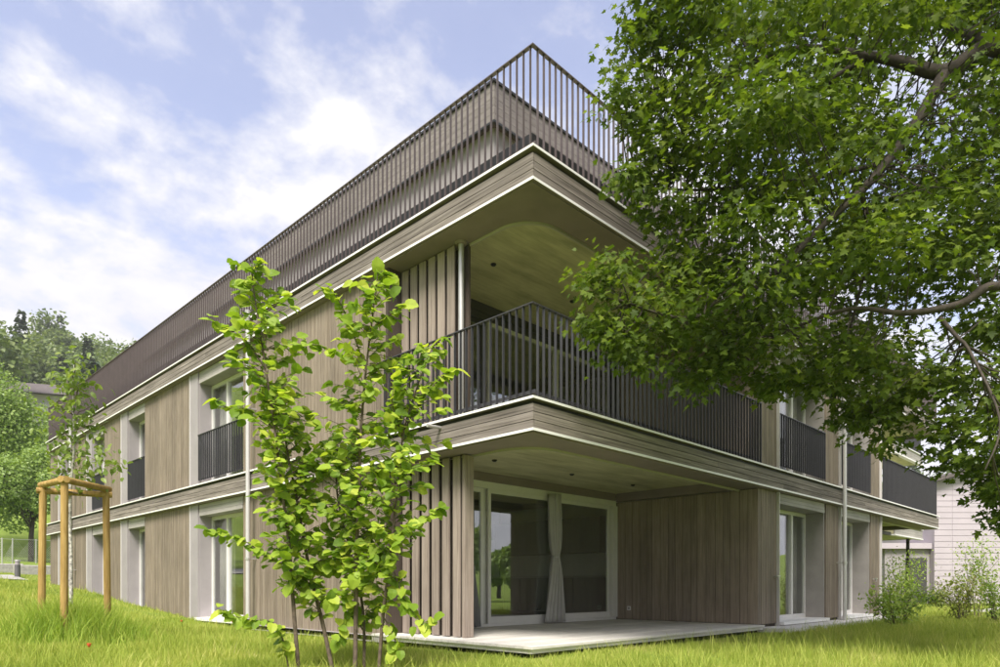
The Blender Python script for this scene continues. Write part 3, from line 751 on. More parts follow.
def siding_house():
    P = at(934, 586, 30.0)[:2]; d = rt[:2]; nrm = -fw[:2]
    zg = float(gz(*P)); L = 9.0
    H = thing('siding_house', 'pale lilac house with horizontal siding boards behind the right-hand shrubs', 'house', (P[0], P[1], zg))
    back = -nrm*9; top = 5.25; pitch = 0.27; zr = top+pitch*L/2
    T = lambda u, v: P+d*u+back*v
    m = MB()
    m.v = [(*T(0,0), zg-.5), (*T(L,0), zg-.5), (*T(L,1), zg-.5), (*T(0,1), zg-.5), (*T(0,0), top), (*T(L,0), top), (*T(L,1), top), (*T(0,1), top), (*T(L/2,0), zr), (*T(L/2,1), zr)]
    m.f = [(0,1,5,8,4), (1,2,6,5), (2,3,7,9,6), (3,0,4,7), (4,8,9,7), (8,5,6,9), (0,1,2,3)]
    w = m.build('wall', HOUSE, H)
    ang = math.atan2(d[1], d[0]); hb = 0.255; me = cube_mesh(HOUSE)
    for k in range(int((zr-zg)/hb)+1):
        z = zg+hb*k; zt = z+hb
        u0, u1 = 0.0, L
        if zt > top: u0 = (zt-top)/pitch; u1 = L-u0
        if u1-u0 < 0.4: break
        for a, b in zip((u0, 0.79, 3.9), (0.79, 3.9, u1)):
            a = max(a, u0)
            if b-a < 0.05: continue
            o = bpy.data.objects.new('siding_board', me); col.objects.link(o); o.parent = w
            c = T((a+b)/2, 0)+nrm*0.012
            o.location = (c[0], c[1], z+hb/2); o.rotation_euler = (0, 0, ang); o.scale = (b-a-0.012, 0.03, hb-0.02)
    m = MB(); e = 0.35
    for s_ in (0, 1):
        ua, ub = (-e, L/2) if s_ == 0 else (L+e, L/2)
        za = top-pitch*e+0.03; zb = zr+0.03; v0, v1 = -0.045, 1.04; b = len(m.v)
        m.v += [(*T(ua,v0), za), (*T(ub,v0), zb), (*T(ub,v1), zb), (*T(ua,v1), za), (*T(ua,v0), za+.16), (*T(ub,v0), zb+.16), (*T(ub,v1), zb+.16), (*T(ua,v1), za+.16)]
        m.f += [tuple(b+i for i in q) for q in ((0,1,2,3), (4,5,6,7), (0,1,5,4), (1,2,6,5), (2,3,7,6), (3,0,4,7))]
    m.build('roof', ROOFT, H)
    a = P-d*2.0-nrm*0.3
    for nm, u0, u1, z0_, z1_, dep, mt in (('annex_wall', 0, 1.98, -0.3, 2.5, 0.0, PANEL), ('annex_roof', -0.3, 1.98, 2.502, 2.75, 0.2, HOUSE), ('door', 0.9, 1.85, 0.05, 2.1, 0.03, DKFRAME)):
        p0 = a+d*u0+nrm*dep; p1 = a+d*u1+nrm*dep; bk = -nrm*(2.5+dep)
        MB().prism([tuple(p0), tuple(p1), tuple(p1+bk), tuple(p0+bk)], zg+z0_, zg+z1_).build(nm, mt, H)
HOUSE = plain('lilac_siding', (0.43, 0.385, 0.42), 0.7, amt=0.05, nsc=1.5)
ROOFT = plain('roof_tiles', (0.10, 0.085, 0.08), 0.8, amt=0.25, nsc=4)
PLSW = plain('house_plaster', (0.42, 0.39, 0.36), 0.85, amt=0.06)
siding_house()

def hill_house(px, t, w, dp, h, yaw, lab, roof=True):
    x, y = flat(px, t); zg = float(gz(x, y))
    H = thing('hillside_house', lab, 'house', (x, y, zg), None)
    c, s = math.cos(yaw), math.sin(yaw)
    T = lambda u, v: (x+u*c-v*s, y+u*s+v*c)
    wl = MB().prism([T(-w/2,-dp/2), T(w/2,-dp/2), T(w/2,dp/2), T(-w/2,dp/2)], zg-3, zg+h).build('wall', PLSW, H)
    e = 0.8; m = MB(); z0, z1 = zg+h+0.02, zg+h+(2.6 if roof else 0.35)
    q = [T(-w/2-e,-dp/2-e), T(w/2+e,-dp/2-e), T(w/2+e,dp/2+e), T(-w/2-e,dp/2+e)]
    if roof:
        r0, r1 = T(-w/2-e, 0), T(w/2+e, 0)
        m.v = [(*p, z0) for p in q]+[(*r0, z1), (*r1, z1)]; m.f = [(0,1,5,4), (2,3,4,5), (0,3,4), (1,2,5), (0,1,2,3)]
    else: m.prism(q, z0, z1)
    m.build('roof', ROOFT, H)
    for fl in range(2):
        for k in range(4):
            u = -w/2+w*(k+0.5)/4
            p = [T(u-.6,-dp/2-.05), T(u+.6,-dp/2-.05), T(u+.6,-dp/2+.05), T(u-.6,-dp/2+.05)]
            MB().prism(p, zg+h-2.4-fl*2.8, zg+h-0.9-fl*2.8).build('window', KIT, H)
hill_house(42, 98, 12, 9, 3.0, AZ-R(90)+R(18), 'house with a dark pitched roof among the trees on the left hillside')
hill_house(93, 104, 9, 8, 4.6, AZ-R(90)-R(8), 'flat-roofed house peeping over the roof railing on the left hillside', roof=False)

# chain-link fence by the path
def fence():
    pts = [flat(-25, 36), flat(2, 37), flat(12.5, 38), flat(36, 39.5), flat(60, 41)]
    p0 = pts[0]; z0 = float(gz(*p0))
    Fn = thing('wire_fence', 'chain-link wire fence with metal posts beyond the path at left', 'fence', (p0[0], p0[1], z0))
    for p in pts:
        z = float(gz(*p)); MB().tube([(p[0], p[1], z-.1), (p[0], p[1], z+1.4)], 0.035, 8).build('post', STEEL, Fn)
    m = MB()
    for a, b in zip(pts[:-1], pts[1:]):
        za, zb = float(gz(*a)), float(gz(*b)); L = np.linalg.norm(b-a); n = int(L/0.12)
        for i in range(n):
            for s_ in (0, 1):
                for u0 in (0,):
                    k0 = i/n; k1 = min(1, max(0, k0+(1.2/L)*(1 if s_ else -1)))
                    hh = 1.25*abs(k1-k0)*L/1.2
                    A_ = (*(a+(b-a)*k0), za+(zb-za)*k0+0.08); B_ = (*(a+(b-a)*k1), za+(zb-za)*k1+0.08+hh)
                    m.tube([A_, B_], 0.004, 3)
        m.tube([(*a, za+1.35), (*b, zb+1.35)], 0.012, 5)
    w = m.build('wire_mesh', STEEL, Fn); w['kind'] = 'stuff'
fence()
bx_, by_ = flat(17.5, 27); bzz = float(gz(bx_, by_))
bo = thing('bollard_light', 'dark bollard light with a pale cap beside the path at left', 'bollard', (bx_, by_, bzz))
MB().tube([(bx_, by_, bzz-.05), (bx_, by_, bzz+.52)], 0.10, 14).build('post', plain('bollard_grey', (0.10, 0.10, 0.10), 0.5), bo)
MB().tube([(bx_, by_, bzz+.522), (bx_, by_, bzz+.66)], 0.085, 14).build('lens', PANEL, bo)
MB().tube([(bx_, by_, bzz+.662), (bx_, by_, bzz+.72)], [0.11, 0.10], 14).build('cap', STEEL, bo)
# low stone wall pieces along the path
for px_, t_, w_ in ((36, 29.5, 1.6), (5, 30, 1.3)):
    x_, y_ = flat(px_, t_); z_ = float(gz(x_, y_))
    m = MB(); m.box(x_-w_/2, x_+w_/2, y_-.2, y_+.2, z_-.2, z_+.4)
    tag(m.build('stone_block', STONE, None, bevel=0.03), 'pale stone block by the path, beside the building corner' if px_ > 20 else 'pale stone block by the path, left of the bollard light', 'stone block', 'stone blocks by the path')

# ------------------------------------------------------------------ trees
def branch(p0, p1, n=6, sag=0.0, wob=0.05):
    p0 = np.array(p0, float); p1 = np.array(p1, float); L = np.linalg.norm(p1-p0)
    out = []
    for i in range(n+1):
        u = i/n
        p = p0+(p1-p0)*u + np.array([0, 0, -sag*L*4*u*(1-u)]) + rng.normal(0, wob*L, 3)*math.sin(math.pi*u)*0.5
        out.append(p)
    return out
def smooth_poly(pts, k=4):
    pts = [np.array(p, float) for p in pts]; out = []
    for i in range(len(pts)-1):
        a = pts[max(i-1, 0)]; b = pts[i]; c = pts[i+1]; d = pts[min(i+2, len(pts)-1)]
        for j in range(k):
            u = j/k
            out.append(0.5*((2*b)+(-a+c)*u+(2*a-5*b+4*c-d)*u*u+(-a+3*b-3*c+d)*u**3))
    out.append(pts[-1]); return out
def split_leaves(P, Rm, S_, tmpl, mat, root, big=300, name='leaf', rest='foliage'):
    """the leaves that show largest are parts of their own, the others one joined part"""
    x, y, t = proj(P)
    ins = (x > 5) & (x < 995) & (y > 5) & (y < 660) & (t > 0.5)
    v = unit(CAM - P); face = np.abs(np.einsum('ni,ni->n', v, Rm[:, :, 2]))
    score = np.where(ins, S_/t*(0.35+face), 0)*rng.uniform(0.85, 1.0, len(P))
    order = np.argsort(-score); A_, C_ = order[:big], order[big:]
    leaf_objects(P[A_], Rm[A_], S_[A_], tmpl, mat, root, name)
    o = leaf_mesh(rest, P[C_], Rm[C_], S_[C_], tmpl, mat, root)
    if o: o['kind'] = 'stuff'

# ---- the big maple on the right
def in_poly(x, y, poly):
    x = np.asarray(x); y = np.asarray(y); c = np.zeros(x.shape, bool); n = len(poly)
    for i in range(n):
        x0, y0 = poly[i]; x1, y1 = poly[(i+1) % n]
        k = ((y0 > y) != (y1 > y)) & (x < (x1-x0)*(y-y0)/(y1-y0+1e-12)+x0)
        c ^= k
    return c
SIL = [(640,-60),(638,0),(622,25),(614,60),(612,85),(608,110),(614,122),(632,132),(642,150),(634,165),(614,172),(602,182),(618,195),(640,200),(652,222),(666,238),(640,252),(610,252),(592,264),(577,277),(584,300),(578,320),(592,343),(610,360),(635,368),(642,382),(650,388),(664,368),(672,383),(690,408),(696,394),(712,383),(728,378),(745,386),(760,398),(772,410),(780,393),(800,385),(815,403),(828,423),(838,433),(850,426),(862,443),(880,456),(890,438),(905,424),(922,416),(930,408),(940,425),(936,440),(938,462),(946,476),(965,463),(985,478),(962,496),(976,503),(990,512),(1003,520),(1060,540),(1060,-60)]
HOLES = [(925,45,26,18),(905,95,22,20),(945,105,20,15),(908,72,20,10),(935,300,24,16),(945,345,22,22),(925,285,14,10),(876,15,14,10),(800,405,10,8),(915,405,10,9),(985,255,10,12),(790,300,8,8)]
def maple():
    tx, ty = 5.9, -5.3; tz = float(gz(tx, ty))
    T = thing('maple_tree', 'large maple whose leafy limbs hang over the right side of the building', 'tree', (tx, ty, tz))
    limbs = []
    trunk = smooth_poly([(tx, ty, tz-0.1), (tx-0.1, ty+.05, 1.5), (tx-0.25, ty+.15, 3.0), (tx-0.35, ty+0.2, 4.2)])
    fork = np.array(trunk[-1])
    MB().tube(trunk, list(np.linspace(0.30, 0.19, len(trunk))), 12).build('trunk', BARK, T, smooth=True)
    def limb(pts, r0, r1, name='limb'):
        p = smooth_poly(pts, 5); limbs.append(np.array(p))
        return MB().tube(p, list(np.linspace(r0, r1, len(p))), 8).build(name, BARK, T, smooth=True)
    k1 = at(945, 72, 7.3)
    limb([fork, at(1060, 120, 7.4), at(1000, 48, 7.2), k1, at(905, 63, 7.45), at(868, 56, 7.6), at(790, 50, 7.8), at(700, 90, 7.9), at(650, 110, 7.7)], 0.115, 0.010)
    limb([k1, at(917, 122, 7.2), at(886, 163, 7.1), at(862, 190, 7.0), at(822, 226, 6.9), at(760, 285, 6.9), at(690, 318, 6.9), at(620, 300, 7.0)], 0.065, 0.010)
    limb([fork, at(1080, 320, 6.9), at(1000, 286, 6.6), at(960, 304, 6.6), at(905, 313, 6.65), at(850, 309, 6.8), at(790, 330, 7.2), at(720, 365, 7.4)], 0.058, 0.007)
    limb([at(940, 318, 6.6), at(958, 338, 6.5), at(970, 352, 6.4), at(1000, 420, 6.0), at(985, 470, 5.9)], 0.022, 0.006)
    limb([at(862, 190, 7.0), at(868, 250, 7.3), at(850, 330, 7.6), at(835, 400, 7.8)], 0.028, 0.006)
    limb([at(886, 163, 7.1), at(800, 180, 7.4), at(700, 190, 7.6), at(630, 185, 7.6)], 0.030, 0.006)
    limb([at(1000, 48, 7.2), at(940, 20, 8.2), at(860, -20, 8.8), at(740, -40, 9.0)], 0.07, 0.01)
    limb([at(868, 56, 7.6), at(760, 130, 8.0), at(690, 220, 8.0)], 0.03, 0.006)
    for q in ((4.0, -7.0, 7.5), (7.8, -4.5, 8.0), (8.5, -7.0, 6.5), (5.5, -8.6, 7.0), (5.2, -4.8, 9.6), (7.0, -2.2, 7.2), (9.0, -4.0, 5.2)):
        limb([fork, fork*0.5+np.array(q)*0.5+np.array([0, 0, .5]), q], 0.11, 0.02)
    # spray centres: inside the silhouette seen from the lawn, with real depth
    n = 8600
    px = rng.uniform(560, 1060, n); py = rng.uniform(-60, 545, n)
    ok = in_poly(px, py, SIL)
    for hx, hy, hw, hh in HOLES:
        ok &= ~((((px-hx)/hw)**2+((py-hy)/hh)**2 < 1.6) & (rng.random(n) < 0.95))
    dn = np.sin(px*0.055+1.3*np.sin(py*0.031))*np.cos(py*0.071+1.1*np.sin(px*0.043))     # clumps and gaps
    ok &= rng.random(n) < np.clip(0.70+0.50*dn, 0.15, 1)
    px, py = px[ok], py[ok]
    # distance to the outline decides how deep the crown is there
    sil = np.array(SIL, float); seg = np.concatenate([sil[i]+(sil[(i+1) % len(sil)]-sil[i])*np.linspace(0, 1, 12)[:, None] for i in range(len(sil)-1)])
    de = np.min(np.hypot(px[:, None]-seg[None, :, 0], py[:, None]-seg[None, :, 1]), axis=1)
    tc_ = 7.35 - 0.55*sst(850, 1010, px)*sst(200, 420, py) - 0.35*sst(700, 560, px)
    spread = 0.35+1.5*sst(0, 130, de)
    t = tc_ + rng.uniform(-0.75, 1.0, len(px))*spread
    tmax = np.array([((-0.55-CAM[1])/(fw+(x-500)/F*rt)[1]) for x in px])
    t = np.minimum(t, tmax-rng.uniform(0, 0.3, len(px)))
    # a second, deeper layer on the shaded side
    k2 = rng.random(len(px)) < 0.75*sst(690, 850, px)*sst(20, 90, de)
    px = np.concatenate([px, px[k2]+rng.normal(0, 9, k2.sum())]); py = np.concatenate([py, py[k2]+rng.normal(0, 9, k2.sum())]); de = np.concatenate([de, de[k2]])
    t = np.concatenate([t, np.minimum(t[k2]+rng.uniform(1.2, 3.2, k2.sum()), tmax[k2]-0.1)])
    gone = np.zeros(len(px), bool)
    for hx, hy, hw, hh in HOLES: gone |= (((px-hx)/hw)**2+((py-hy)/hh)**2 < 1.5) & (rng.random(len(px)) < 0.95)
    for lb in limbs[:3]:                                              # keep the lower sides of the main limbs free of leaves
        lx, ly, lt = proj(lb)
        dl = np.hypot(px[:, None]-lx[None], py[:, None]-ly[None]); j_ = np.argmin(dl, 1)
        gone |= (dl.min(1) < 17) & (t < lt[j_]+0.25) & (px > 800)
    px, py, t, de = px[~gone], py[~gone], t[~gone], de[~gone]
    C = np.array([at(x, y, tt) for x, y, tt in zip(px, py, t)])
    # gather the sprays into flat, drooping boughs with shaded gaps between them
    seed_i = rng.choice(len(C), 190, replace=False); bc = C[seed_i]
    d2 = ((C[:, None, :]-bc[None])**2*np.array([1, 1, 2.6])).sum(2); near_b = np.argmin(d2, 1)
    pull = np.where(de < 30, 0.35, 1.0)[:, None]
    rel = C-bc[near_b]
    C = C - rel*np.array([0.26, 0.26, 0.55])*pull
    C[:, 2] -= 0.18*(rel[:, 0]**2+rel[:, 1]**2)*pull[:, 0]
    # the rest of the crown, beside and above the frame
    m = 1500
    q = unit(rng.normal(size=(m, 3)))*rng.uniform(0.45, 1, (m, 1))**0.6*np.array([4.3, 3.9, 4.0])+np.array([5.4, -5.4, 7.3])
    x_, y_, t_ = proj(q)
    vis = (t_ > 0.3) & (x_ > 540) & (x_ < 1040) & (y_ > -50) & (y_ < 700)
    near = np.linalg.norm(q-CAM, axis=1) < 3
    q = q[~vis & ~near & (q[:, 1] < -2.6) & (q[:, 2] > 4.2)]
    C = np.concatenate([C, q]); nview = len(px)
    LP = np.concatenate(limbs)
    # twigs from the nearest limb to each spray
    tw = MB()
    for i in range(len(C)):
        if i % 7 and i < nview: continue
        if i >= nview and i % 6: continue
        dd = np.linalg.norm(LP-C[i], axis=1)+0.6*np.clip(C[i][2]-LP[:, 2], 0, 9)*0
        j = int(np.argmin(dd+rng.uniform(0, 0.4, len(LP))))
        if dd[j] < 2.2: tw.tube(branch(LP[j], C[i], 3, -0.05, 0.10), [0.009, 0.007, 0.005, 0.003], 4)
    o = tw.build('twigs', BARK, T); o['kind'] = 'stuff'
    Ps, Ns, Ds, Ss = [], [], [], []
    for i, c in enumerate(C):
        k = rng.integers(9, 15) if i < nview else 9
        ax_ = unit(np.array([rng.normal(-0.4, 0.7), rng.normal(0.1, 0.7), rng.normal(-0.25, 0.3)]))
        rad = (0.20 if de[i] > 28 else 0.11) if i < nview else 0.34
        off = rng.normal(0, 1, (k, 3))*np.array([rad, rad, rad*0.42])
        P = c+off
        N_ = unit(np.array([0, 0, 1.0])+rng.normal(0, 0.42, (k, 3)) + 0.35*unit(CAM-c)[None]*rng.random((k, 1)))
        D = unit(off*np.array([1, 1, .3])+ax_*0.16+rng.normal(0, 0.07, (k, 3))+np.array([0, 0, -0.09]))
        Ps.append(P); Ns.append(N_); Ds.append(D)
        Ss.append(rng.uniform(0.05, 0.105, k)*(1.0 if i < nview else 1.6))
    P = np.concatenate(Ps); N_ = np.concatenate(Ns); D = np.concatenate(Ds); S_ = np.concatenate(Ss)
    split_leaves(P, leaf_frames(D, N_), S_, MAPLE_LEAF, L_MAPLE, T)
maple()

# ---- young several-stemmed tree in front of the left wall
def young_tree():
    base = at(340, 667, 6.45); bz = float(gz(base[0], base[1]))
    T = thing('young_tree', 'young several-stemmed tree with bright heart-shaped leaves in front of the left wall', 'tree', (base[0], base[1], bz))
    gr = lambda px, t: np.array([*flat(px, t), float(gz(*flat(px, t)))-0.03])
    stems = [
        ([gr(299, 6.40), at(293,600,6.36), at(289,545,6.32), at(284,505,6.3), at(276,440,6.28), at(266,370,6.28), at(258,320,6.3), at(251,268,6.3)], 0.021),
        ([gr(334, 6.5), at(323,625,6.5), at(313,585,6.5), at(304,542,6.48), at(297,500,6.45), at(288,455,6.45), at(281,410,6.5), at(277,385,6.5)], 0.022),
        ([gr(355, 6.35), at(356,600,6.33), at(357,540,6.3), at(359,490,6.3), at(361,430,6.3), at(366,370,6.3), at(372,320,6.28), at(378,272,6.26)], 0.023),
        ([gr(364, 6.55), at(363,610,6.6), at(350,550,6.65), at(338,500,6.7), at(336,465,6.7), at(337,440,6.7)], 0.016),
        ([gr(378, 6.3), at(383,616,6.25), at(388,575,6.2), at(393,531,6.2), at(398,480,6.2), at(404,430,6.22), at(418,385,6.25), at(432,348,6.28)], 0.018),
    ]
    twig_specs = []
    polys = []
    for pts, r in stems:
        p = smooth_poly(pts, 4); polys.append(np.array(p))
        MB().tube(p, list(np.linspace(r, 0.004, len(p))), 8).build('stem', STEM, T, smooth=True)
    side = [[at(287,565,6.33), at(272,560,6.25), at(248,543,6.15), at(228,535,6.1), at(208,530,6.05)],
            [gr(290, 6.3), at(283,640,6.2), at(272,622,6.1), at(250,620,6.0), at(222,612,5.95)],
            [at(393,531,6.2), at(410,525,6.1), at(430,515,6.05), at(440,508,6.0)],
            [at(390,560,6.2), at(405,600,6.1), at(422,622,6.05), at(434,620,6.05)],
            [at(404,430,6.22), at(425,395,6.2), at(445,375,6.15), at(458,370,6.15)],
            [at(404,440,6.22), at(392,400,6.2), at(402,370,6.2)],
            [at(266,370,6.28), at(245,340,6.2), at(226,330,6.15), at(214,322,6.1)],
            [at(262,350,6.28), at(290,345,6.2), at(318,345,6.15), at(332,352,6.1)],
            [at(366,370,6.3), at(348,320,6.25), at(335,295,6.2), at(324,290,6.2)],
            [at(370,330,6.3), at(390,315,6.25), at(405,305,6.2)],
            [at(276,430,6.28), at(250,410,6.2), at(228,408,6.2), at(215,400,6.15)],
            [at(313,585,6.5), at(335,560,6.4), at(352,545,6.35)], [at(297,500,6.45), at(325,470,6.4), at(345,462,6.35)],
            [at(383,616,6.25), at(395,640,6.2), at(392,655,6.2)], [at(356,610,6.33), at(340,590,6.3), at(330,600,6.2)], [at(363,630,6.5), at(350,615,6.4), at(338,640,6.3)], [at(388,575,6.2), at(370,560,6.1), at(355,575,6.05)], [at(357,560,6.3), at(375,545,6.2), at(388,560,6.1)], [at(313,585,6.5), at(300,570,6.4), at(290,585,6.3)], [at(359,490,6.3), at(378,470,6.2), at(390,462,6.2)]]
    for s_ in side:
        p = smooth_poly(s_, 4); polys.append(np.array(p)); MB().tube(p, list(np.linspace(0.008, 0.0025, len(p))), 6).build('branch', STEM, T, smooth=True)
    P, D, N_, S_ = [], [], [], []
    tw = MB()
    def put(c, outward, size):
        P.append(c); d = unit(outward+np.array([0, 0, -0.45])+rng.normal(0, 0.35, 3)); D.append(d)
        N_.append(unit(np.array([0, 0, 1.0])+0.55*unit(CAM-c)+rng.normal(0, 0.38, 3))); S_.append(size)
    for k, p in enumerate(polys):
        stem = k < len(stems)
        seg = np.linalg.norm(np.diff(p, axis=0), axis=1); L = seg.sum(); cum = np.concatenate([[0], np.cumsum(seg)])
        step = 0.022 if stem else 0.030
        s_ = L*(0.20 if stem else 0.2)
        while s_ < L:
            u = s_/L; i = min(len(p)-2, int(np.searchsorted(cum, s_)-1)); a = p[i]+(p[i+1]-p[i])*((s_-cum[i])/max(seg[i], 1e-6))
            if stem:
                ln = (0.36*math.sin(math.pi*min(1, max(0, (u-0.15)/0.95)))**0.7+0.06)*rng.uniform(0.3, 1.05)
                az = rng.uniform(0, 2*math.pi); o_ = np.array([math.cos(az), math.sin(az), rng.uniform(0.15, 0.75)]); o_ = unit(o_)
                e = a+o_*ln
                tw.tube([a, a+o_*ln*0.5+np.array([0, 0, .02]), e], [0.004, 0.003, 0.0018], 4)
                m = 2+int(ln/0.075)
                for q in range(m):
                    w = (q+0.8)/m; c = a+(e-a)*w
                    put(c, unit(o_+np.array([-o_[1], o_[0], 0])*(0.9 if q % 2 else -0.9)), rng.uniform(0.05, 0.108))
                put(e, o_, rng.uniform(0.075, 0.12))
            else:
                tg = unit(p[i+1]-p[i]); sd = np.cross(tg, [0, 0, 1]); sd = unit(sd)*(1 if int(s_/step) % 2 else -1)
                put(a, unit(sd+tg*0.5), rng.uniform(0.06, 0.115))
                if rng.random() < 0.75: put(a+rng.normal(0, 0.035, 3), unit(-sd+tg*0.3), rng.uniform(0.06, 0.11))
            s_ += step*rng.uniform(0.7, 1.3)
        put(p[-1], unit(p[-1]-p[-3]), 0.13); put(p[-1], rng.normal(0, 1, 3), 0.10)
    o = tw.build('twigs', STEM, T); o['kind'] = 'stuff'
    P = np.array(P); D = np.array(D); N_ = np.array(N_); S_ = np.array(S_)
    split_leaves(P, leaf_frames(D, N_), S_, HEART_LEAF, L_YOUNG, T)
young_tree()

# ---- staked sapling
def sapling():
    b = flat(71, 8.75); bz = float(gz(*b))
    T = thing('sapling_tree', 'thin staked sapling with pale speckled bark and sparse leaves at left', 'tree', (b[0], b[1], bz))
    p = smooth_poly([(b[0], b[1], bz-.05), at(71,560,8.75), at(70,500,8.75), at(74,450,8.75), at(73,400,8.75), at(74,362,8.75)], 4)
    MB().tube(p, list(np.linspace(0.028, 0.003, len(p))), 8).build('trunk', BIRCH, T, smooth=True)
    br = [((73,440),(52,425)), ((74,455),(95,460)), ((95,460),(118,468)), ((73,415),(58,405)), ((73,420),(92,405)), ((74,400),(84,385)), ((74,395),(64,378)), ((72,470),(55,480)), ((73,450),(60,455)), ((74,380),(76,362)), ((72,480),(86,482)), ((74,430),(100,425))]
    P, D, N_, S_ = [], [], [], []; m = MB()
    for (a, c) in br:
        t0 = 8.75; t1 = 8.75+rng.uniform(-0.35, 0.35)
        q = branch(at(*a, t0), at(*c, t1), 5, -0.05, 0.08)
        MB().tube(q, list(np.linspace(0.008, 0.003, 6)), 5).build('branch', STEM, T)
        for i, c_ in enumerate(q[1:]):
            for _ in range(13):
                cc = c_+rng.normal(0, 0.10, 3); P.append(cc); D.append(unit(rng.normal(0, 1, 3)+np.array([0, 0, -.4]))); N_.append(unit(np.array([0, 0, 1])+rng.normal(0, .5, 3)+0.3*unit(CAM-cc))); S_.append(rng.uniform(0.06, 0.11))
    P, D, N_, S_ = map(np.array, (P, D, N_, S_))
    split_leaves(P, leaf_frames(D, N_), S_, OVAL_LEAF, L_SAP, T, big=150)
    # frame of three round posts tied with round rails
    tops = [(43, 485, 8.58), (64.5, 481, 8.17), (106, 490, 8.94)]
    c0 = np.mean([flat(x, t) for x, _, t in tops], axis=0)
    G = thing('tree_support', 'frame of three round wooden posts and rails around the sapling', 'tree stakes', (c0[0], c0[1], float(gz(*c0))))
    tp = []
    for i, (x, y, t) in enumerate(tops):
        q = at(x, 0, t); zt = 1.93; g = float(gz(q[0], q[1]))
        lean = np.array([(q[0]-c0[0])*0.06, (q[1]-c0[1])*0.06])
        MB().tube([(q[0]+lean[0], q[1]+lean[1], g-0.1), (q[0]+lean[0]*.5, q[1]+lean[1]*.5, (g+zt)/2), (q[0], q[1], zt)], [0.043, 0.042, 0.041], 12).build('post', WP, G, smooth=False)
        tp.append(np.array([q[0], q[1], zt]))
    for a, c in ((0, 1), (1, 2), (0, 2)):
        d = unit(tp[c]-tp[a]); up_ = np.array([0, 0, 0.035 if (a, c) != (0, 2) else -0.04])
        MB().tube([tp[a]-d*0.07+up_, tp[c]+d*0.07+up_], 0.040, 12).build('rail', WP, G)
    mid = at(71, 492, 8.7); m = MB()
    for k in range(3): m.tube(branch(tp[k]+np.array([0, 0, -.06]), mid, 4, 0.03, 0), 0.012, 6)
    m.build('tie_strap', plain('tie_cloth', (0.16, 0.12, 0.07), 0.9), G)
sapling()

# ---- leafy crowns for garden and hillside trees
def crown_leaves(c, rad, n, lobes, size, seed=0):
    r = np.random.default_rng(seed)
    cs = unit(r.normal(size=(lobes, 3)))*np.array(rad)*r.uniform(0.35, 0.78, (lobes, 1)); cs[:, 2] = np.abs(cs[:, 2])*np.where(r.random(lobes) < 0.7, 1, -1)
    which = r.integers(0, lobes, n)
    lr = r.uniform(0.28, 0.48, lobes)
    off = unit(r.normal(size=(n, 3)))*(r.uniform(0.35, 1, (n, 1))**0.5)*np.array(rad)*lr[which][:, None]
    P = np.array(c)+cs[which]+off
    out = unit(off+0.4*cs[which])
    Nn = unit(out*0.7+np.array([0, 0, 0.6])+r.normal(0, 0.45, (n, 3)))
    D = unit(r.normal(size=(n, 3))+np.array([0, 0, -0.3]))
    S_ = r.uniform(0.6, 1.2, n)*size
    return P, leaf_frames(D, Nn), S_, np.array(c)+cs
def garden_tree(name, label, x, y, h, rad, n, mat, size, seed, lobes=26, trunk_r=0.16, group=None, cat='tree', zc=None):
    z = float(gz(x, y)); T = thing(name, label, cat, (x, y, z), group)
    c = (x, y, z+(zc if zc is not None else h-rad[2]))
    P, Rm, S_, cs = crown_leaves(c, rad, n, lobes, size, seed)
    m = MB(); top = np.array([x, y, z+h*0.55]); m.tube(branch((x, y, z-.2), top, 5, 0, 0.02), list(np.linspace(trunk_r, trunk_r*.6, 6)), 8)
    for q in cs[:12]: m.tube(branch(np.array([x, y, z+h*rng.uniform(.25, .5)]), q, 4, -.05, .05), [trunk_r*.4, trunk_r*.3, trunk_r*.2, trunk_r*.13, trunk_r*.07], 5)
    m.build('trunk', BARK, T, smooth=True)
    o = leaf_mesh('crown', P, Rm, S_, CLUMP_LEAF, mat, T); return T
gt = [('spreading green tree beyond the wire fence at the left edge', -14, 45, 13.0, (4.6, 4.6, 5.4), 36000, 0.17, L_MID),
      ('low rounded tree with a dark trunk just behind the wire fence', 31, 41, 7.6, (3.3, 3.3, 3.1), 26000, 0.15, L_MID),
      ('small light tree just left of the building end', 66, 62, 8.6, (3.2, 3.2, 3.8), 14000, 0.20, L_MID),
      ('bushy tree behind the building end below the hillside houses', 86, 70, 7.5, (4.0, 4.0, 3.4), 14000, 0.22, L_MID),
      ('green tree half hidden behind the spreading left edge tree', 30, 62, 6.8, (3.6, 3.6, 3.1), 14000, 0.22, L_MID)]
for i, (lab, px_, t_, h_, rad_, n_, sz, mt) in enumerate(gt):
    x_, y_ = flat(px_, t_); garden_tree('garden_tree', lab, x_, y_, h_, rad_, n_, mt, sz, 50+i, group='trees beyond the fence at left')
# trees across the lawn behind the viewer, seen in the window panes
for i, (x_, y_, h_) in enumerate(((22.5, -15.0, 3.3), (18.6, -15.8, 4.4), (27, -21.0, 3.6), (33, -25.5, 4.6), (16.0, -19, 4.8), (-12, 27, 8), (-18, 33, 9))):
    lab = ['round tree across the lawn, mirrored in the terrace panes', 'second tree across the lawn, mirrored in the terrace panes', 'third tree across the lawn, mirrored in the terrace panes', 'far tree across the lawn, mirrored in the terrace panes', 'tall far tree across the lawn, mirrored in the terrace panes', 'tree mirrored in the left-hand windows, beyond the lawn', 'farther tree mirrored in the left-hand windows, beyond the lawn'][i]
    garden_tree('lawn_tree', lab, x_, y_, h_, (h_*0.42, h_*0.42, h_*0.40), 6500, L_MID, 0.20, 80+i, lobes=16, group='trees across the lawn')

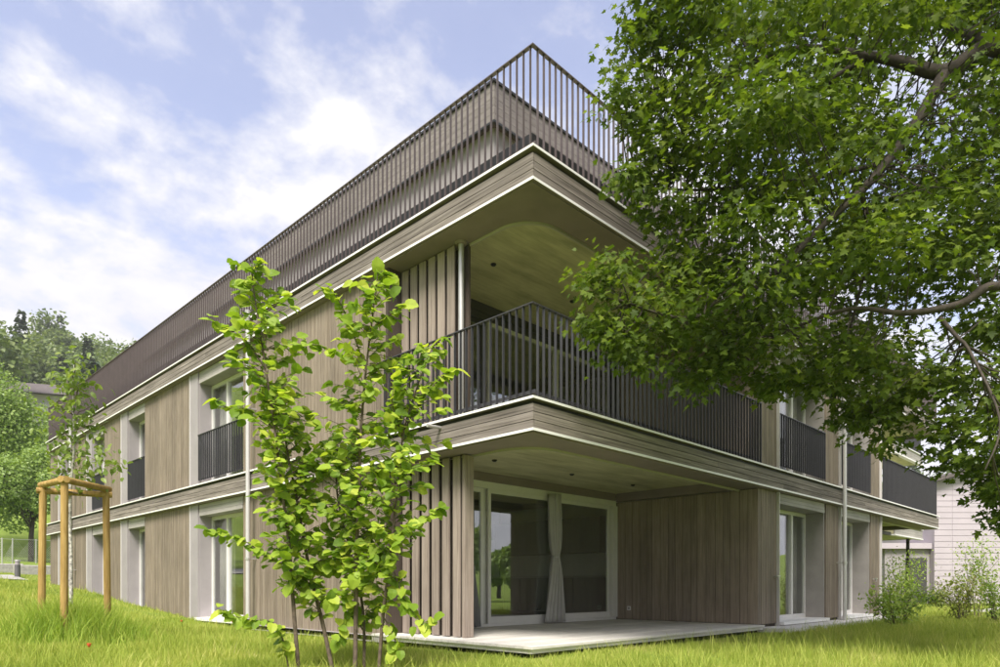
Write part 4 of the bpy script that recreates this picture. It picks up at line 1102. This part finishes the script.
# ---- shrubs on the right
def shrub(name, label, px, t, h, w, n, mat, size, seed, stems=9, tmpl=OVAL_LEAF, sparse=1.0, low=0.1):
    x, y = flat(px, t); z = float(gz(x, y)); T = thing(name, label, 'shrub', (x, y, z), 'garden shrubs at right')
    r = np.random.default_rng(seed); P, D, N_, S_ = [], [], [], []
    for k in range(stems):
        a = r.uniform(0, 2*math.pi); rr = w*r.uniform(0.15, 1.0); hh = h*r.uniform(0.55, 1.0)*(1-0.25*(rr/w)**2)
        e = np.array([x+rr*math.cos(a), y+rr*math.sin(a), z+hh])
        q = branch((x+0.05*math.cos(a), y+.05*math.sin(a), z-.05), e, 6, -0.08, 0.06)
        MB().tube(q, list(np.linspace(0.010, 0.003, 7)), 5).build('stem', STEM, T)
        L_ = int(n/stems)
        u = r.uniform(low, 1, L_)**0.8; qq = np.array(q)
        fi = u*6; i0 = np.minimum(5, fi.astype(int)); pp = qq[i0]+(qq[i0+1]-qq[i0])*(fi-i0)[:, None]
        pp = pp+r.normal(0, 0.11*sparse, (L_, 3)); P.append(pp)
        D.append(unit(r.normal(0, 1, (L_, 3))+np.array([0, 0, .1]))); N_.append(unit(np.array([0, 0, 1.])+r.normal(0, .5, (L_, 3)))); S_.append(r.uniform(.6, 1.2, L_)*size)
    P, D, N_, S_ = map(np.concatenate, (P, D, N_, S_))
    o = leaf_mesh('foliage', P, leaf_frames(D, N_), S_, tmpl, mat, T); o['kind'] = 'stuff'
shrub('garden_shrub', 'low bright green shrub beside the far window at the right-hand wall', 897, 13.6, 0.95, 0.62, 1500, L_SHRUB, 0.075, 1, 14)
shrub('garden_shrub', 'airy upright shrub below the far right balcony', 903, 19.5, 2.0, 0.75, 1500, L_SHRUB, 0.075, 2, 12, sparse=1.3, low=.2)
shrub('garden_shrub', 'reddish-tipped shrub standing in front of the lilac house', 962, 16.5, 1.35, 0.62, 1500, L_RED, 0.075, 3, 16)
shrub('garden_shrub', 'tall thin shrub rising over the reddish one before the lilac house', 977, 17.8, 2.45, 0.55, 900, L_SHRUB, 0.075, 4, 8, sparse=1.5, low=.3)
shrub('garden_shrub', 'yellow-green shrub at the right edge of the lawn', 997, 15.0, 1.2, 0.42, 900, L_SHRUB, 0.07, 5, 10)
shrub('garden_shrub', 'dark low shrub between the airy shrub and the lilac house', 938, 24.0, 0.75, 0.9, 1100, L_MAPLE, 0.09, 6, 12)
shrub('garden_shrub', 'brownish shrub in the shade under the far right balcony', 884, 21.5, 1.2, 0.5, 700, L_RED, 0.08, 7, 9)

# ---- wooded hillside
def forest():
    P, Rm, S_ = [], [], []; PC, RC, SC = [], [], []
    r = np.random.default_rng(5); k = 0
    for _ in range(420):
        px = r.uniform(-140, 170) if k < 230 else r.uniform(880, 1150)
        t = r.uniform(78, 190) if k < 230 else r.uniform(85, 170)
        x, y = flat(px, t)
        if 84 < t < 112 and 8 < px < 112: continue
        if t <= 84 and 20 < px < 70: continue
        z = float(gz(x, y)); h = r.uniform(7, 14)
        if r.random() < 0.14:
            n = 420; u = r.random(n); a = r.uniform(0, 2*math.pi, n); hh = h*1.25
            rr = (1-u)*h*0.2*r.uniform(0.5, 1, n)
            pp = np.stack([x+rr*np.cos(a), y+rr*np.sin(a), z+hh*0.12+u*hh*0.88], 1)
            d = unit(np.stack([np.cos(a), np.sin(a), np.full(n, -.35)], 1)); nn = unit(np.array([0, 0, 1.])+r.normal(0, .3, (n, 3)))
            PC.append(pp); RC.append(leaf_frames(d, nn)); SC.append(r.uniform(.7, 1.3, n)*0.75)
        else:
            rd = h*r.uniform(0.28, 0.42)
            a_, b_, c_, _2 = crown_leaves((x, y, z+h*0.55), (rd, rd, h*0.45), 620, 14, 0.72*r.uniform(.85, 1.15), int(r.integers(1e6)))
            P.append(a_); Rm.append(b_); S_.append(c_)
        k += 1
    o = leaf_mesh('forest', np.concatenate(P), np.concatenate(Rm), np.concatenate(S_), CLUMP_LEAF, L_FAR); tag(o, 'green broadleaf wood covering the hillside', 'forest', kind='stuff')
    o = leaf_mesh('conifers', np.concatenate(PC), np.concatenate(RC), np.concatenate(SC), CLUMP_LEAF, L_CON); tag(o, 'dark conifers standing in the hillside wood', 'forest', kind='stuff')
forest()

# ------------------------------------------------------------------ grass
def blades(x, y, h, w, lean, seed):
    r = np.random.default_rng(seed); n = len(x); z = gz(x, y)-0.01
    a = r.uniform(0, 2*math.pi, n); l = lean*h*r.uniform(0.2, 1.0, n); b = r.uniform(0, 2*math.pi, n)
    cx_, sx_ = np.cos(a)*w/2, np.sin(a)*w/2; lx, ly = np.cos(b)*l, np.sin(b)*l
    V = np.stack([np.stack([x-cx_, y-sx_, z], 1), np.stack([x+cx_, y+sx_, z], 1),
                  np.stack([x+lx*.35+cx_*.8, y+ly*.35+sx_*.8, z+h*.6], 1), np.stack([x+lx*.35-cx_*.8, y+ly*.35-sx_*.8, z+h*.6], 1),
                  np.stack([x+lx, y+ly, z+h], 1)], 1).reshape(-1, 3)
    i = np.arange(n)[:, None]*5
    Fc = np.concatenate([i+[0, 1, 2], i+[0, 2, 3], i+[3, 2, 4]], 1).reshape(-1, 3)
    return V, Fc
def grass():
    r = np.random.default_rng(3); n = 700000
    t = 5.4+(30-5.4)*r.random(n)**1.55
    px = r.uniform(-60, 1060, n)
    p = CAM[:2]+t[:, None]*fw[:2]+((px-500)/F*t)[:, None]*rt[:2]
    x, y = p[:, 0], p[:, 1]
    keep = ~((x > 0.08) & (x < 18.5) & (y > 0.12) & (y < YB)) & ~((x > -0.05) & (x < 6.2) & (y > -0.04) & (y < 4)) & ~((x > 6.15) & (x < 13.1) & (y > -0.40) & (y < .2) & (r.random(n) < 0.9))
    keep &= ~((y > 25.6) & (y < 28.7) & (x < 0.1)) & ~((x > 19.2) & (x < 27) & (y > -1.7) & (y < -.3))
    fine = np.sin(x*3.1+2.1*np.sin(y*2.3))*np.cos(y*3.7+1.9*np.sin(x*2.7))
    keep &= r.random(n) < 0.78+0.5*fine
    x, y, t, fine = x[keep], y[keep], t[keep], fine[keep]; n = len(x)
    patch = 0.5+0.5*np.sin(x*0.9+1.7*np.sin(y*0.6))*np.cos(y*0.8+1.2*np.sin(x*0.5))
    dd = np.hypot(np.clip(-0.05-x, 0, 9)*(x < 6.2)+np.clip(x-6.2, 0, 9), np.clip(-0.05-y, 0, 9)); h = r.uniform(0.05, 0.15, n)*(0.7+0.5*patch)*(0.45+0.55*sst(0.0, 1.2, dd))
    h *= 1+0.6*np.exp(-((x-0.0)/0.4)**2)*(y > 3)
    h *= (1+0.28*fine)*np.where(r.random(n) < 0.06, 2.1, 1.0)
    w = r.uniform(0.0035, 0.007, n)*np.clip(t/9, 1, 2.2)
    V, Fc = blades(x, y, h, w, 0.65, 4)
    o = raw_mesh('grass', V, Fc, L_GRASS); tag(o, 'bright green lawn grass around the building', 'grass', kind='stuff')
    # longer tuft round the stakes
    c = flat(72, 8.5); m = 7000
    q = r.normal(0, 1, (m, 2))*0.42+c
    hh = r.uniform(0.22, 0.60, m)*np.exp(-((q-c)**2).sum(1)/0.8)
    V, Fc = blades(q[:, 0], q[:, 1], hh+0.05, r.uniform(0.006, 0.012, m), 0.6, 6)
    o = raw_mesh('tall_grass', V, Fc, L_TALL); tag(o, 'tuft of long grass growing around the stake posts', 'grass', kind='stuff')
L_TALL = leafmat('tall_grass_blade', [(0.0, (0.17, 0.27, 0.035)), (0.5, (0.30, 0.42, 0.055)), (1.0, (0.52, 0.54, 0.14))], 0.4, rough=0.6, spec=0.2)
grass()
# poppies in the lawn
POP = plain('poppy_red', (0.62, 0.10, 0.03), 0.7)
for i, (px_, t_) in enumerate(((88, 6.9), (181, 12.2), (232, 12.8))):
    x_, y_ = flat(px_, t_); z_ = float(gz(x_, y_))
    T = thing('poppy', ['red poppy in the foreground lawn below the stake posts', 'red poppy in the lawn between the stakes and the wide window', 'red poppy in the lawn just below the wide ground-floor window'][i], 'flower', (x_, y_, z_), 'red poppies in the lawn')
    m = MB(); m.tube([(x_, y_, z_-.01), (x_+.01, y_, z_+.13)], .003, 5); m.build('stalk', L_TALL, T)
    m = MB(); m.tube([(x_+.01, y_, z_+.13), (x_+.01, y_, z_+.15), (x_+.01, y_, z_+.17)], [.006, .018, .022], 9); m.build('petals', POP, T)

# ------------------------------------------------------------------ the air over the valley
HAZE = 0.00045
hz = MB(); hz.box(-440, 460, -340, 460, -3.0, 105.0)
ho = hz.build('haze', HOUSE); ho['kind'] = 'stuff'; ho['label'] = 'thin pale haze over the valley'; ho['category'] = 'haze'
m, t, o = newmat('haze_air')
pv = N(t, 'ShaderNodeVolumePrincipled'); pv.inputs['Color'].default_value = (0.93, 0.95, 1.0, 1); pv.inputs['Density'].default_value = HAZE
t.links.new(pv.outputs[0], o.inputs['Volume'])
ho.data.materials.clear(); ho.data.materials.append(m)
